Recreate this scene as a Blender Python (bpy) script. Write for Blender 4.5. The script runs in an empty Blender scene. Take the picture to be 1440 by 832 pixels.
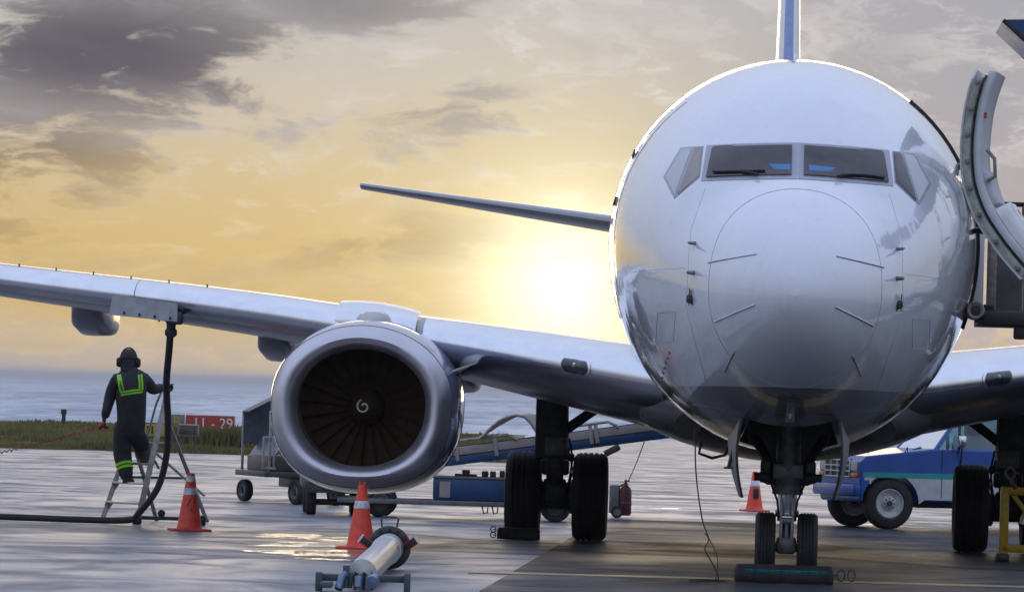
import bpy, bmesh, math, random
from mathutils import Vector, Matrix
from mathutils.bvhtree import BVHTree

random.seed(7)
SC = bpy.context.scene
COL = SC.collection
R = math.radians

# ------------------------------------------------------------------ camera
FPX, PITCH, ROLL, CAMH = 7211.5, 0.025024, 0.029024, 1.4568   # focal length in px of a 1440 px wide frame
SLOPE = 0.00707                                               # the apron drains towards the sea
TILT = Matrix.Rotation(-SLOPE, 4, 'X')
_F = Vector((0, math.cos(PITCH), math.sin(PITCH))); _R = Vector((1, 0, 0)); _U = _R.cross(_F)
_c, _s = math.cos(ROLL), math.sin(ROLL)
CR, CU = _R * _c + _U * _s, _U * _c - _R * _s
CAMPOS = Vector((0, 0, CAMH))
cd = bpy.data.cameras.new('camera'); cam = bpy.data.objects.new('camera', cd); COL.objects.link(cam)
cd.sensor_width = 36; cd.lens = FPX * 36 / 1440; cd.clip_start = 0.5; cd.clip_end = 60000
M = Matrix((CR, CU, -_F)).transposed().to_4x4(); M.translation = CAMPOS
cam.matrix_world = TILT @ M
SC.camera = cam
SC.render.resolution_x, SC.render.resolution_y = 1024, 591

# ------------------------------------------------------------------ view
vs = SC.view_settings
vs.view_transform = 'Standard'; vs.look = 'None'; vs.exposure = 0.0; vs.gamma = 1.0; vs.use_curve_mapping = False
SC.cycles.max_bounces = 8; SC.cycles.transparent_max_bounces = 12
SC.cycles.sample_clamp_indirect = 8

# ------------------------------------------------------------------ node helpers
class NT:
    def __init__(s, tree): s.t = tree; s.n = tree.nodes; s.l = tree.links
    def new(s, k, **kw):
        n = s.n.new(k)
        for a, b in kw.items(): setattr(n, a, b)
        return n
    def put(s, sock, v):
        if isinstance(v, bpy.types.NodeSocket): s.l.new(v, sock)
        elif v is not None: sock.default_value = v
    def math(s, op, a, b=None, c=None, clamp=False):
        n = s.new('ShaderNodeMath', operation=op, use_clamp=clamp)
        for i, v in enumerate((a, b, c)): s.put(n.inputs[i], v)
        return n.outputs[0]
    def vmath(s, op, a, b=None, out=0):
        n = s.new('ShaderNodeVectorMath', operation=op)
        s.put(n.inputs[0], a)
        if b is not None: s.put(n.inputs[1], b)
        return n.outputs[out]
    def smooth(s, v, a, b, lo=0.0, hi=1.0):
        n = s.new('ShaderNodeMapRange', interpolation_type='SMOOTHSTEP')
        s.put(n.inputs[0], v); n.inputs[1].default_value = a; n.inputs[2].default_value = b
        n.inputs[3].default_value = lo; n.inputs[4].default_value = hi
        return n.outputs[0]
    def noise(s, vec, scale, detail=5, rough=0.55, dist=0.0):
        n = s.new('ShaderNodeTexNoise'); s.put(n.inputs['Vector'], vec)
        n.inputs['Scale'].default_value = scale; n.inputs['Detail'].default_value = detail
        n.inputs['Roughness'].default_value = rough; n.inputs['Distortion'].default_value = dist
        return n.outputs[0]
    def mix(s, f, a, b, mode='MIX'):
        n = s.new('ShaderNodeMix', data_type='RGBA', blend_type=mode)
        s.put(n.inputs[0], f)
        for i, v in ((6, a), (7, b)):
            if isinstance(v, (tuple, list)): v = (*v[:3], 1)
            s.put(n.inputs[i], v)
        return n.outputs[2]
    def ramp(s, v, stops):
        n = s.new('ShaderNodeValToRGB'); cr = n.color_ramp
        while len(cr.elements) < len(stops): cr.elements.new(0.5)
        for e, (p, c) in zip(cr.elements, stops): e.position = p; e.color = (*c, 1)
        s.put(n.inputs[0], v); return n.outputs[0]

# ------------------------------------------------------------------ sky
SUN_DIR = Vector((0.0104, 0.9996, 0.0193)).normalized()
world = bpy.data.worlds.new('World'); SC.world = world; world.use_nodes = True
w = NT(world.node_tree); w.n.clear()
g = w.new('ShaderNodeTexCoord').outputs['Generated']
sx = w.new('ShaderNodeSeparateXYZ'); w.l.new(g, sx.inputs[0]); DX, DY, DZ = sx.outputs
dot = w.vmath('DOT_PRODUCT', g, tuple(SUN_DIR), out=1)
ang = w.math('SQRT', w.math('MAXIMUM', w.math('MULTIPLY', w.math('SUBTRACT', 1.0, dot), 2.0), 0.0))   # about radians from the sun
zq = w.math('SQRT', w.math('MAXIMUM', DZ, 0.0))                  # finer steps near the horizon
def zr(z): return math.sqrt(z)
base = w.ramp(zq, [(0.0, (.53, .47, .42)), (zr(.006), (.53, .45, .33)), (zr(.014), (.58, .44, .18)), (zr(.026), (.61, .47, .20)),
                   (zr(.042), (.60, .50, .31)), (zr(.060), (.53, .50, .44)), (zr(.085), (.43, .46, .52)), (zr(.2), (.52, .58, .74)),
                   (zr(.5), (.62, .75, 1.08)), (1.0, (.60, .76, 1.16))])
cool = w.ramp(zq, [(0.0, (.46, .44, .45)), (zr(.02), (.42, .40, .41)), (zr(.05), (.36, .37, .41)), (zr(.085), (.35, .38, .44)),
                   (zr(.2), (.52, .58, .74)), (zr(.5), (.62, .75, 1.08)), (1.0, (.60, .76, 1.16))])
away = w.math('MAXIMUM', w.smooth(DX, .005, .085), w.smooth(ang, .3, 1.1))
sky = w.mix(away, base, cool)
cv = w.new('ShaderNodeMapping'); w.l.new(g, cv.inputs[0]); cv.inputs['Scale'].default_value = (1, 1, 2.8)
wn = w.new('ShaderNodeTexNoise'); w.l.new(cv.outputs[0], wn.inputs['Vector']); wn.inputs['Scale'].default_value = 24; wn.inputs['Detail'].default_value = 4
cvv = w.vmath('ADD', cv.outputs[0], w.vmath('MULTIPLY', w.vmath('SUBTRACT', wn.outputs['Color'], (.5, .5, .5)), (.045, .045, .03)))
n1 = w.noise(cvv, 27, 10, .58)
n2 = w.noise(cvv, 74, 10, .64)
n3 = w.noise(cvv, 11, 5, .5, .3)
def blob(d, rx, rz):
    a = w.math('DIVIDE', w.math('SUBTRACT', DX, d[0]), rx); b = w.math('DIVIDE', w.math('SUBTRACT', DZ, d[1]), rz)
    q = w.math('SQRT', w.math('ADD', w.math('MULTIPLY', a, a), w.math('MULTIPLY', b, b)))
    front = w.smooth(DY, 0.0, .3)
    return w.math('MULTIPLY', w.smooth(q, 0.1, 1.3, 1.0, 0.0), front)
# cloud banks: dark slate ones up left, brown ones over the sun, streaks between
dk = w.math('MAXIMUM', blob((-.080, .062), .056, .017), w.math('MULTIPLY', blob((-.100, .038), .040, .022), .75))
dk = w.math('MAXIMUM', dk, w.math('MULTIPLY', blob((-.030, .074), .030, .008), .85))
dk = w.math('MAXIMUM', dk, w.math('MULTIPLY', blob((-.010, .054), .022, .012), .55))
dk = w.math('MAXIMUM', dk, w.math('MULTIPLY', blob((-.022, .027), .032, .007), .60))
mixn = w.math('MULTIPLY_ADD', n1, .72, w.math('MULTIPLY', n2, .36))
dens = w.math('MULTIPLY_ADD', dk, .20, mixn)
m_dark = w.smooth(dens, .575, .70)
m_lite = w.math('MULTIPLY', w.smooth(w.math('MULTIPLY_ADD', n2, .7, w.math('MULTIPLY', n1, .35)), .50, .64), .55)
sky = w.mix(m_lite, sky, w.mix(w.smooth(DZ, .012, .055), (.74, .60, .30), (.70, .69, .70)))
lowdark = w.mix(w.smooth(DZ, .030, .052), (.37, .28, .13), w.mix(w.smooth(DX, -.06, -.005), (.048, .076, .125), (.22, .23, .265)))
darkcol = w.mix(w.smooth(DZ, .10, .3), lowdark, (.40, .46, .60))
sky = w.mix(w.math('MULTIPLY', m_dark, w.math('MULTIPLY_ADD', dk, .62, .38, clamp=True)), sky, darkcol)
sky = w.mix(w.math('MULTIPLY', w.smooth(n3, .45, .7), .14), sky, (.58, .60, .66))
# glow of the low sun behind thin cloud
def gauss(sig): return w.math('EXPONENT', w.math('MULTIPLY', w.math('POWER', w.math('DIVIDE', ang, sig), 2.0), -1.0))
halo = w.math('EXPONENT', w.math('DIVIDE', ang, -.026))
sky = w.mix(1.0, sky, w.mix(w.math('MULTIPLY', gauss(.0170), 1.0, clamp=True), (0, 0, 0), (.62, .72, .66)), 'ADD')
sky = w.mix(1.0, sky, w.mix(w.math('MULTIPLY', halo, 1.0, clamp=True), (0, 0, 0), (.42, .40, .20)), 'ADD')
nish = w.new('ShaderNodeTexSky', sky_type='NISHITA', sun_disc=False)
nish.sun_elevation = math.asin(SUN_DIR.z); nish.sun_rotation = math.atan2(SUN_DIR.x, SUN_DIR.y)
bg1 = w.new('ShaderNodeBackground'); w.l.new(sky, bg1.inputs[0]); bg1.inputs[1].default_value = 1.0
bg2 = w.new('ShaderNodeBackground'); w.l.new(nish.outputs[0], bg2.inputs[0]); bg2.inputs[1].default_value = 0.0035
ad = w.new('ShaderNodeAddShader'); w.l.new(bg1.outputs[0], ad.inputs[0]); w.l.new(bg2.outputs[0], ad.inputs[1])
wo = w.new('ShaderNodeOutputWorld'); w.l.new(ad.outputs[0], wo.inputs[0])
world.cycles.sampling_method = 'MANUAL'; world.cycles.sample_map_resolution = 1024

# ------------------------------------------------------------------ sun
sl = bpy.data.lights.new('sun', 'SUN'); sun = bpy.data.objects.new('sun', sl); COL.objects.link(sun)
sl.energy = 0.3; sl.angle = R(16); sl.color = (1, .78, .5)
sun.rotation_euler = SUN_DIR.to_track_quat('Z', 'Y').to_euler()

# ------------------------------------------------------------------ materials
MATS = {}
def mat(name, col, rough=.5, metal=0.0, var=.12, scale=6.0, bump=0.0, coat=0.0, spec=.5, rvar=.12, dirt=0.0, dirtcol=(.05, .045, .04), stretch=(1, 1, 1)):
    if name in MATS: return MATS[name]
    m = bpy.data.materials.new(name); m.use_nodes = True; t = NT(m.node_tree)
    b = t.n['Principled BSDF']
    tc = t.new('ShaderNodeTexCoord').outputs['Object']
    mp = t.new('ShaderNodeMapping'); t.l.new(tc, mp.inputs[0]); mp.inputs['Scale'].default_value = stretch; v = mp.outputs[0]
    n = t.noise(v, scale, 6, .6)
    c = t.mix(t.smooth(n, .3, .7), tuple(x * (1 - var) for x in col), tuple(min(1, x * (1 + var)) for x in col))
    if dirt:
        d = t.math('MULTIPLY', t.smooth(t.noise(v, scale * 2.7, 8, .7, .5), .5, .78), dirt)
        c = t.mix(d, c, dirtcol)
    t.put(b.inputs['Base Color'], c)
    t.put(b.inputs['Roughness'], t.math('MULTIPLY_ADD', n, rvar * 2, max(.01, rough - rvar), clamp=True))
    b.inputs['Metallic'].default_value = metal; b.inputs['Specular IOR Level'].default_value = spec
    b.inputs['Coat Weight'].default_value = coat; b.inputs['Coat Roughness'].default_value = .04
    if bump:
        bm = t.new('ShaderNodeBump'); t.l.new(t.noise(v, scale * 4, 4), bm.inputs['Height']); bm.inputs['Strength'].default_value = bump
        bm.inputs['Distance'].default_value = .01; t.l.new(bm.outputs[0], b.inputs['Normal'])
    MATS[name] = m; return m
mat('rubber', (.022, .021, .022), .75, var=.35, scale=9, bump=.3, dirt=.5, dirtcol=(.07, .065, .06))
mat('black', (.02, .02, .022), .5)
mat('dark_metal', (.07, .068, .066), .45, .5, var=.3, dirt=.5)
mat('gear_grey', (.20, .20, .20), .4, .3, var=.25, scale=14, dirt=.6)
mat('chrome', (.75, .75, .77), .12, 1, var=.05, rvar=.05)
mat('polished', (.80, .80, .83), .24, 1, var=.05, scale=3, rvar=.06, dirt=.12, dirtcol=(.4, .38, .36))
mat('bare_metal', (.62, .62, .64), .34, 1, var=.12, scale=5)
mat('wing_paint', (.27, .27, .29), .32, 0, var=.08, scale=2, coat=.2, dirt=.2, dirtcol=(.2, .19, .18))
mat('white_paint', (.78, .78, .78), .25, 0, var=.04, scale=2, coat=.5, dirt=.1, dirtcol=(.5, .48, .45))
mat('cowl_paint', (.20, .20, .30), .2, 0, var=.05, scale=2, coat=.7)
mat('lining', (.55, .56, .58), .5, var=.05)
mat('jamb', (.33, .34, .30), .45, .2, var=.25, scale=12, dirt=.4)
mat('red', (.38, .03, .02), .45, var=.15)
mat('orange', (.75, .075, .04), .5, var=.15, scale=10, bump=.1, dirt=.35, dirtcol=(.12, .03, .025))
mat('reflective', (.55, .55, .60), .35, .2, var=.2, scale=30, dirt=.4, dirtcol=(.25, .24, .25))
mat('blue', (.010, .085, .38), .35, var=.15, scale=3, coat=.2, dirt=.2, dirtcol=(.03, .06, .15))
mat('deep_blue', (.010, .05, .15), .4, var=.2, scale=3, dirt=.3)
mat('teal', (.02, .36, .34), .35, var=.1)
mat('van_white', (.55, .56, .60), .3, var=.08, coat=.4, dirt=.25, dirtcol=(.3, .28, .27))
mat('aluminium', (.55, .55, .56), .35, .9, var=.15, scale=12)
mat('old_alu', (.34, .30, .27), .45, .6, var=.25, scale=14, dirt=.4)
mat('cart_grey', (.15, .145, .145), .5, var=.2, scale=4, dirt=.4)
mat('beige', (.34, .30, .28), .5, var=.1, dirt=.25)
mat('yellow', (.60, .38, .02), .45, var=.15, scale=10, dirt=.45)
mat('sign_yellow', (.42, .30, .03), .5, var=.08)
mat('sign_red', (.34, .028, .018), .5, var=.1)
mat('sign_white', (.7, .7, .7), .5, var=.05)
mat('cloth', (.040, .036, .042), .85, var=.25, scale=9, bump=.25)
mat('glove', (.03, .028, .03), .8, var=.2)
mat('skin', (.45, .27, .19), .55, var=.1)
mat('hivis', (.32, .80, .02), .45, var=.1, scale=30)
mat('hivis_grey', (.10, .14, .06), .5, var=.1)
mat('hose', (.028, .023, .022), .55, var=.25, scale=8)
mat('rope', (.50, .05, .035), .7, var=.3, scale=60)
mat('blue_paper', (.02, .42, .80), .6, var=.05)
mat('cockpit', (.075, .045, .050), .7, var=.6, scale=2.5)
mat('rim_white', (.55, .55, .55), .4, var=.15, dirt=.4, scale=12)
mat('amber', (.6, .16, .01), .25)
mat('teal_stripe', (.01, .20, .22), .5, var=.5, scale=25)
mat('fan', (.055, .036, .023), .85, 0, var=.2, spec=.1)  # brown of fan and duct takes in the warm veil of lens flare
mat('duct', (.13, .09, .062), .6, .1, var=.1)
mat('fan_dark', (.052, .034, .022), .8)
mat('belly', (.15, .145, .15), .3, var=.1, scale=3, coat=.3, dirt=.3)
mat('lip_metal', (.60, .58, .62), .42, .9, var=.06, scale=4, dirt=.15, dirtcol=(.35, .33, .33))

def glass_mat(name, tint, refl=.06, clear=.75):
    m = bpy.data.materials.new(name); m.use_nodes = True; t = NT(m.node_tree); t.n.clear()
    tr = t.new('ShaderNodeBsdfTransparent'); tr.inputs[0].default_value = (*[x * clear for x in tint], 1)
    gl = t.new('ShaderNodeBsdfGlossy'); gl.inputs['Roughness'].default_value = .03
    tc = t.new('ShaderNodeTexCoord').outputs['Object']
    fr = t.new('ShaderNodeFresnel'); fr.inputs[0].default_value = 1.5
    f = t.math('MULTIPLY_ADD', fr.outputs[0], 1.0, t.math('MULTIPLY', t.noise(tc, 3), refl), clamp=True)
    mx = t.new('ShaderNodeMixShader'); t.put(mx.inputs[0], f); t.l.new(tr.outputs[0], mx.inputs[1]); t.l.new(gl.outputs[0], mx.inputs[2])
    o = t.new('ShaderNodeOutputMaterial'); t.l.new(mx.outputs[0], o.inputs[0])
    MATS[name] = m; return m
glass_mat('windshield', (.92, .90, .95), .05, 1.0); glass_mat('van_glass', (.55, .80, .82), .1, .8); glass_mat('lamp_glass', (.6, .65, .7), .1)

def paint_fuselage():
    m = bpy.data.materials.new('fuselage_paint'); m.use_nodes = True; t = NT(m.node_tree); b = t.n['Principled BSDF']
    tc = t.new('ShaderNodeTexCoord').outputs['Object']
    s = t.new('ShaderNodeSeparateXYZ'); t.l.new(tc, s.inputs[0])
    n = t.noise(tc, 1.3, 5); n2 = t.noise(tc, 14, 8, .65)
    mp = t.new('ShaderNodeMapping'); t.l.new(tc, mp.inputs[0]); mp.inputs['Scale'].default_value = (6, 6, .7)
    st = t.noise(mp.outputs[0], 2.0, 7, .65)
    white = t.mix(t.smooth(n, .3, .7), (.68, .69, .74), (.74, .75, .79))
    white = t.mix(t.math('MULTIPLY', t.smooth(st, .52, .78), .22), white, (.45, .42, .40))
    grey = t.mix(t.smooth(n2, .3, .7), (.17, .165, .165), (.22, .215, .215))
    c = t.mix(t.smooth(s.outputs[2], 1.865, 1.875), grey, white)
    t.put(b.inputs['Base Color'], c)
    t.put(b.inputs['Roughness'], t.math('MULTIPLY_ADD', n2, .12, .10)); b.inputs['Coat Weight'].default_value = 1.0; b.inputs['Coat Roughness'].default_value = .03
    bp = t.new('ShaderNodeBump'); t.l.new(t.noise(tc, 2.2, 3), bp.inputs['Height']); bp.inputs['Strength'].default_value = .2; bp.inputs['Distance'].default_value = .03
    t.l.new(bp.outputs[0], b.inputs['Normal']); t.l.new(bp.outputs[0], b.inputs['Coat Normal'])
    MATS['fuselage_paint'] = m
paint_fuselage()

# ------------------------------------------------------------------ mesh helpers
def frame(d):
    d = Vector(d).normalized(); u = Vector((0, 0, 1)) if abs(d.z) < .95 else Vector((1, 0, 0))
    a = d.cross(u).normalized(); return a, d.cross(a).normalized()
class MB:
    def __init__(s): s.v = []; s.f = []
    def add(s, vs_, fs):
        o = len(s.v); s.v += [tuple(x) for x in vs_]; s.f += [tuple(i + o for i in f) for f in fs]; return s
    def box(s, c, size, rot=None, b=0.0):
        h = [x / 2 for x in size]; c = Vector(c); rot = rot or Matrix.Identity(3)
        b = min(b, .45 * min(size))
        if b <= 0:
            vv = [c + rot @ Vector((sx_ * h[0], sy * h[1], sz * h[2])) for sz in (-1, 1) for sy in (-1, 1) for sx_ in (-1, 1)]
            return s.add(vv, [(0, 2, 3, 1), (4, 5, 7, 6), (0, 1, 5, 4), (2, 6, 7, 3), (0, 4, 6, 2), (1, 3, 7, 5)])
        bm = bmesh.new(); bmesh.ops.create_cube(bm, size=1)
        for v in bm.verts: v.co = Vector((v.co.x * size[0], v.co.y * size[1], v.co.z * size[2]))
        bmesh.ops.bevel(bm, geom=bm.edges[:], offset=b, segments=2, affect='EDGES', profile=.5)
        bm.verts.index_update(); vv = [c + rot @ v.co for v in bm.verts]; ff = [tuple(v.index for v in f.verts) for f in bm.faces]; bm.free()
        return s.add(vv, ff)
    def loft(s, rings, caps=True, closed=True):
        n = len(rings[0]); o = len(s.v)
        for r_ in rings: s.v += [tuple(p) for p in r_]
        for i in range(len(rings) - 1):
            for j in range(n if closed else n - 1):
                k = (j + 1) % n
                s.f.append((o + i * n + j, o + i * n + k, o + (i + 1) * n + k, o + (i + 1) * n + j))
        if caps and closed:
            s.f.append(tuple(o + j for j in range(n))[::-1]); s.f.append(tuple(o + (len(rings) - 1) * n + j for j in range(n)))
        return s
    def tube(s, pts, r, n=10, caps=True):
        pts = [Vector(p) for p in pts]; rr = r if isinstance(r, (list, tuple)) else [r] * len(pts)
        rings = []; pa = None
        for i, p in enumerate(pts):
            d = (pts[min(i + 1, len(pts) - 1)] - pts[max(i - 1, 0)]).normalized()
            if pa is None: a, b = frame(d)
            else:
                a = (pa - d * pa.dot(d)); a = a.normalized() if a.length > 1e-6 else frame(d)[0]; b = d.cross(a).normalized()
            pa = a
            rings.append([p + (a * math.cos(2 * math.pi * k / n) + b * math.sin(2 * math.pi * k / n)) * rr[i] for k in range(n)])
        return s.loft(rings, caps)
    def lathe(s, prof, o, d, n=32, caps=False):
        o = Vector(o); d = Vector(d).normalized(); a, b = frame(d)
        return s.loft([[o + d * h + (a * math.cos(2 * math.pi * k / n) + b * math.sin(2 * math.pi * k / n)) * max(r, .0005) for k in range(n)] for r, h in prof], caps)
    def prism(s, poly, o, u, v, depth):
        o, u, v = Vector(o), Vector(u), Vector(v); w_ = u.cross(v).normalized() * depth
        a = [o + u * p[0] + v * p[1] for p in poly]
        return s.loft([a, [p + w_ for p in a]], True)
    def build(s, name, m, parent=None, smooth=40, loc=None):
        me = bpy.data.meshes.new(name); me.from_pydata(s.v, [], s.f); me.update()
        bm = bmesh.new(); bm.from_mesh(me); bmesh.ops.recalc_face_normals(bm, faces=bm.faces[:]); bm.to_mesh(me); bm.free()
        if smooth:
            for p in me.polygons: p.use_smooth = True
            me.set_sharp_from_angle(angle=R(smooth))
        me.materials.append(MATS[m] if isinstance(m, str) else m)
        o = bpy.data.objects.new(name, me); COL.objects.link(o)
        if parent: o.parent = parent
        if loc: o.location = loc
        return o
def tag(o, label, cat, group=None):
    o['label'] = label; o['category'] = cat
    if group: o['group'] = group
    return o
def thing(name, label, cat, loc=(0, 0, 0), rz=0, group=None):
    o = bpy.data.objects.new(name, None); COL.objects.link(o); o.empty_display_size = .3
    o.location = loc; o.rotation_euler = (0, 0, rz); return tag(o, label, cat, group)
def structure(o): o['kind'] = 'structure'; return o
def dup(o, parent=None):
    c = o.copy(); COL.objects.link(c); c.parent = parent
    for ch in list(o.children): dup(ch, c)
    return c
def at(px, py, Y):
    """a point at depth Y that stands where the photograph's pixel shows it"""
    d = _F * FPX + CR * (px - 720) - CU * (py - 416)
    return CAMPOS + d * (Y / d.y)
def text_mesh(s, size):
    cu = bpy.data.curves.new('lettering', 'FONT'); cu.body = s; cu.size = size; cu.align_x = 'CENTER'; cu.align_y = 'CENTER'; cu.extrude = .004
    o = bpy.data.objects.new('lettering', cu); COL.objects.link(o)
    bpy.context.view_layer.update()
    me = bpy.data.meshes.new_from_object(o.evaluated_get(bpy.context.evaluated_depsgraph_get()))
    bpy.data.objects.remove(o); return me
def lettering(s, size, m, parent, loc, rx=R(90), rz=0, sx_=1):
    me = text_mesh(s, size); me.materials.clear(); me.materials.append(MATS[m])
    o = bpy.data.objects.new('lettering', me); COL.objects.link(o); o.parent = parent; o.location = loc; o.rotation_euler = (rx, 0, rz); o.scale.x = sx_
    return o
def pchip(xs, ys):
    n = len(xs); h = [xs[i + 1] - xs[i] for i in range(n - 1)]; d = [(ys[i + 1] - ys[i]) / h[i] for i in range(n - 1)]
    m = [d[0]] + [0 if d[i - 1] * d[i] <= 0 else 2 * d[i - 1] * d[i] / (d[i - 1] + d[i]) for i in range(1, n - 1)] + [d[-1]]
    def f(x):
        if x <= xs[0]: return ys[0]
        if x >= xs[-1]: return ys[-1]
        i = max(k for k in range(n - 1) if xs[k] <= x); t = (x - xs[i]) / h[i]
        return ((1 + 2 * t) * (1 - t) ** 2 * ys[i] + t * (1 - t) ** 2 * h[i] * m[i] + t * t * (3 - 2 * t) * ys[i + 1] + t * t * (t - 1) * h[i] * m[i + 1])
    return f

# ================================================================== THE SETTING
def wet_ground(name, dry_a, dry_b, rough_lo, rough_hi, puddle_lo, puddle_hi, sc=.22, seed=0.0, spec=.2, where=None):
    m = bpy.data.materials.new(name); m.use_nodes = True; t = NT(m.node_tree); b = t.n['Principled BSDF']
    tc = t.new('ShaderNodeTexCoord').outputs['Object']
    tc = t.vmath('ADD', tc, (seed, seed * 1.7, 0))
    mp = t.new('ShaderNodeMapping'); t.l.new(tc, mp.inputs[0]); mp.inputs['Scale'].default_value = (.8, .5, 1); v = mp.outputs[0]
    n1 = t.noise(v, sc, 7, .6, .4); n2 = t.noise(v, sc * 6, 8, .65); n3 = t.noise(tc, 30, 4, .6); n4 = t.noise(v, sc * 2.3, 6, .6, .8)
    wet = t.smooth(t.math('MULTIPLY_ADD', n2, .35, n1), puddle_lo, puddle_hi)
    if where:
        sp_ = t.new('ShaderNodeSeparateXYZ'); t.l.new(t.new('ShaderNodeTexCoord').outputs['Object'], sp_.inputs[0])
        ex = t.math('DIVIDE', t.math('SUBTRACT', sp_.outputs[0], where[0]), where[2]); ey = t.math('DIVIDE', t.math('SUBTRACT', sp_.outputs[1], where[1]), where[3])
        low = t.smooth(t.math('SQRT', t.math('ADD', t.math('MULTIPLY', ex, ex), t.math('MULTIPLY', ey, ey))), .35, 1.25, 1.0, 0.0)   # a shallow dip where the water stands
        wet = t.smooth(t.math('MULTIPLY_ADD', low, .22, t.math('MULTIPLY_ADD', n2, .35, n1)), puddle_lo, puddle_hi)
    col = t.mix(t.smooth(t.math('MULTIPLY_ADD', n3, .4, t.math('MULTIPLY', n2, .6)), .35, .65), dry_a, dry_b)
    col = t.mix(t.math('MULTIPLY', t.smooth(t.math('MULTIPLY_ADD', n2, .35, n4), .60, .86), .75), col, tuple(x * k for x, k in zip(dry_a, (.22, .25, .29))))
    col = t.mix(t.math('MULTIPLY', wet, .55), col, tuple(x * .3 for x in dry_a))
    t.put(b.inputs['Base Color'], col)
    rg = t.math('MULTIPLY_ADD', t.smooth(n4, .35, .7), rough_hi - rough_lo, rough_lo)
    t.put(b.inputs['Roughness'], t.math('MULTIPLY', rg, t.math('MULTIPLY_ADD', wet, -.86, 1.0)))
    b.inputs['IOR'].default_value = 1.33; t.put(b.inputs['Specular IOR Level'], t.math('MULTIPLY_ADD', wet, .5 - spec, spec))
    h = t.math('MULTIPLY', t.math('MULTIPLY_ADD', n3, 1.0, t.math('MULTIPLY', n2, .8)), t.math('MULTIPLY_ADD', wet, -.97, 1.0))
    bp = t.new('ShaderNodeBump'); t.put(bp.inputs['Height'], h); bp.inputs['Strength'].default_value = .35; bp.inputs['Distance'].default_value = .006
    t.l.new(bp.outputs[0], b.inputs['Normal'])
    MATS[name] = m
wet_ground('wet_concrete', (.225, .225, .240), (.305, .302, .320), .36, .58, .87, .93, .26, 9.0, .20, (-2.1, 61.5, 1.5, 11.0))
wet_ground('wet_asphalt', (.042, .047, .058), (.068, .073, .086), .40, .62, 1.02, 1.10, .18, 31.0, .05, (2.6, 52, 3, 8))

def sheet(name, poly, z, m):
    me = bpy.data.meshes.new(name); me.from_pydata([(x, y, z) for x, y in poly], [], [tuple(range(len(poly)))])
    me.materials.append(MATS[m]); o = bpy.data.objects.new(name, me); COL.objects.link(o); return structure(o)
sheet('apron', [(-160, -30), (160, -30), (160, 620), (2.5, 620), (.3, 193), (-160, 193)], 0, 'wet_concrete')
sheet('aircraft_stand', [(-1.42, 20), (-.22, 44.4), (.83, 66.6), (1.55, 81.5), (45, 85), (45, 20)], .004, 'wet_asphalt')
# worn yellow lead-in line in front of the nose wheels
def worn_paint(name, col, under):
    m = bpy.data.materials.new(name); m.use_nodes = True; t = NT(m.node_tree); b = t.n['Principled BSDF']
    tc = t.new('ShaderNodeTexCoord').outputs['Object']
    t.put(b.inputs['Base Color'], t.mix(t.smooth(t.noise(tc, 5, 9, .75), .42, .62), col, under)); b.inputs['Roughness'].default_value = .45
    MATS[name] = m
worn_paint('line_yellow', (.34, .22, .03), (.07, .068, .06))
sheet('stand_line', [(-.35, 49.9), (14, 51.0), (14, 51.6), (-.35, 50.5)], .008, 'line_yellow')

def grass_mat():
    m = bpy.data.materials.new('grass'); m.use_nodes = True; t = NT(m.node_tree); b = t.n['Principled BSDF']
    tc = t.new('ShaderNodeTexCoord').outputs['Object']
    n = t.noise(tc, .12, 6, .6); n2 = t.noise(tc, 1.5, 6, .7)
    c = t.mix(t.smooth(n, .35, .65), (.12, .105, .030), (.20, .165, .050)); c = t.mix(t.math('MULTIPLY', t.smooth(n2, .4, .7), .5), c, (.085, .09, .025))
    t.put(b.inputs['Base Color'], c); b.inputs['Roughness'].default_value = .9
    MATS['grass'] = m
grass_mat()
fz = pchip([193, 205, 230, 300, 420, 620], [.012, .06, .25, .58, .60, .2])
fv, ff = [], []
fys = [193, 198, 205, 215, 230, 250, 275, 300, 350, 420, 520, 620]
for y in fys: fv += [(x, y, fz(y)) for x in (-420, -60, -12, .3 + (y - 193) / 194.)]
for i in range(len(fys) - 1):
    for j in range(3): ff.append((i * 4 + j, i * 4 + j + 1, i * 4 + j + 5, i * 4 + j + 4))
me = bpy.data.meshes.new('field'); me.from_pydata(fv, [], ff); me.materials.append(MATS['grass']); fo = bpy.data.objects.new('field', me); COL.objects.link(fo); structure(fo)
mat('pale_concrete', (.45, .44, .43), .5, var=.1, scale=.3)
sheet('taxiway', [(-90, 395), (-37, 400), (-37, 412), (-90, 409)], .64, 'pale_concrete')
gv, gf = [], []
def tuft(x, y, h, wd):
    zb = fz(y)
    for k in range(4):
        a = random.uniform(0, math.pi); dx, dy = math.cos(a) * wd, math.sin(a) * wd; ox, oy = x + random.uniform(-.25, .25), y + random.uniform(-.25, .25)
        i = len(gv); hh = h * random.uniform(.6, 1.15); lx, ly = random.uniform(-.25, .25) * hh, random.uniform(-.25, .25) * hh
        gv.extend([(ox - dx, oy - dy, zb), (ox + dx, oy + dy, zb), (ox + dx * .6 + lx * .5, oy + dy * .6 + ly * .5, zb + hh * .6), (ox + lx, oy + ly, zb + hh)])
        gf.extend([(i, i + 1, i + 2), (i, i + 2, i + 3)])
for k in range(15000):
    y = 193.2 + (random.random() ** 2.0) * 150
    x = random.uniform(-.168 * y, .2)
    if math.sin(x * .9) * math.sin(y * .23 + x * .31) < -.55: continue
    tuft(x, y, random.uniform(.15, .29) * (1 + .45 * math.sin(x * .55 + y * .11)) * (1 if y > 195 else .55), random.uniform(.05, .12))
for k in range(1500): tuft(random.uniform(-14.2, -8), random.uniform(212.5, 214.6), random.uniform(.6, .95), .06)
me = bpy.data.meshes.new('grass'); me.from_pydata(gv, [], gf); me.materials.append(MATS['grass'])
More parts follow.
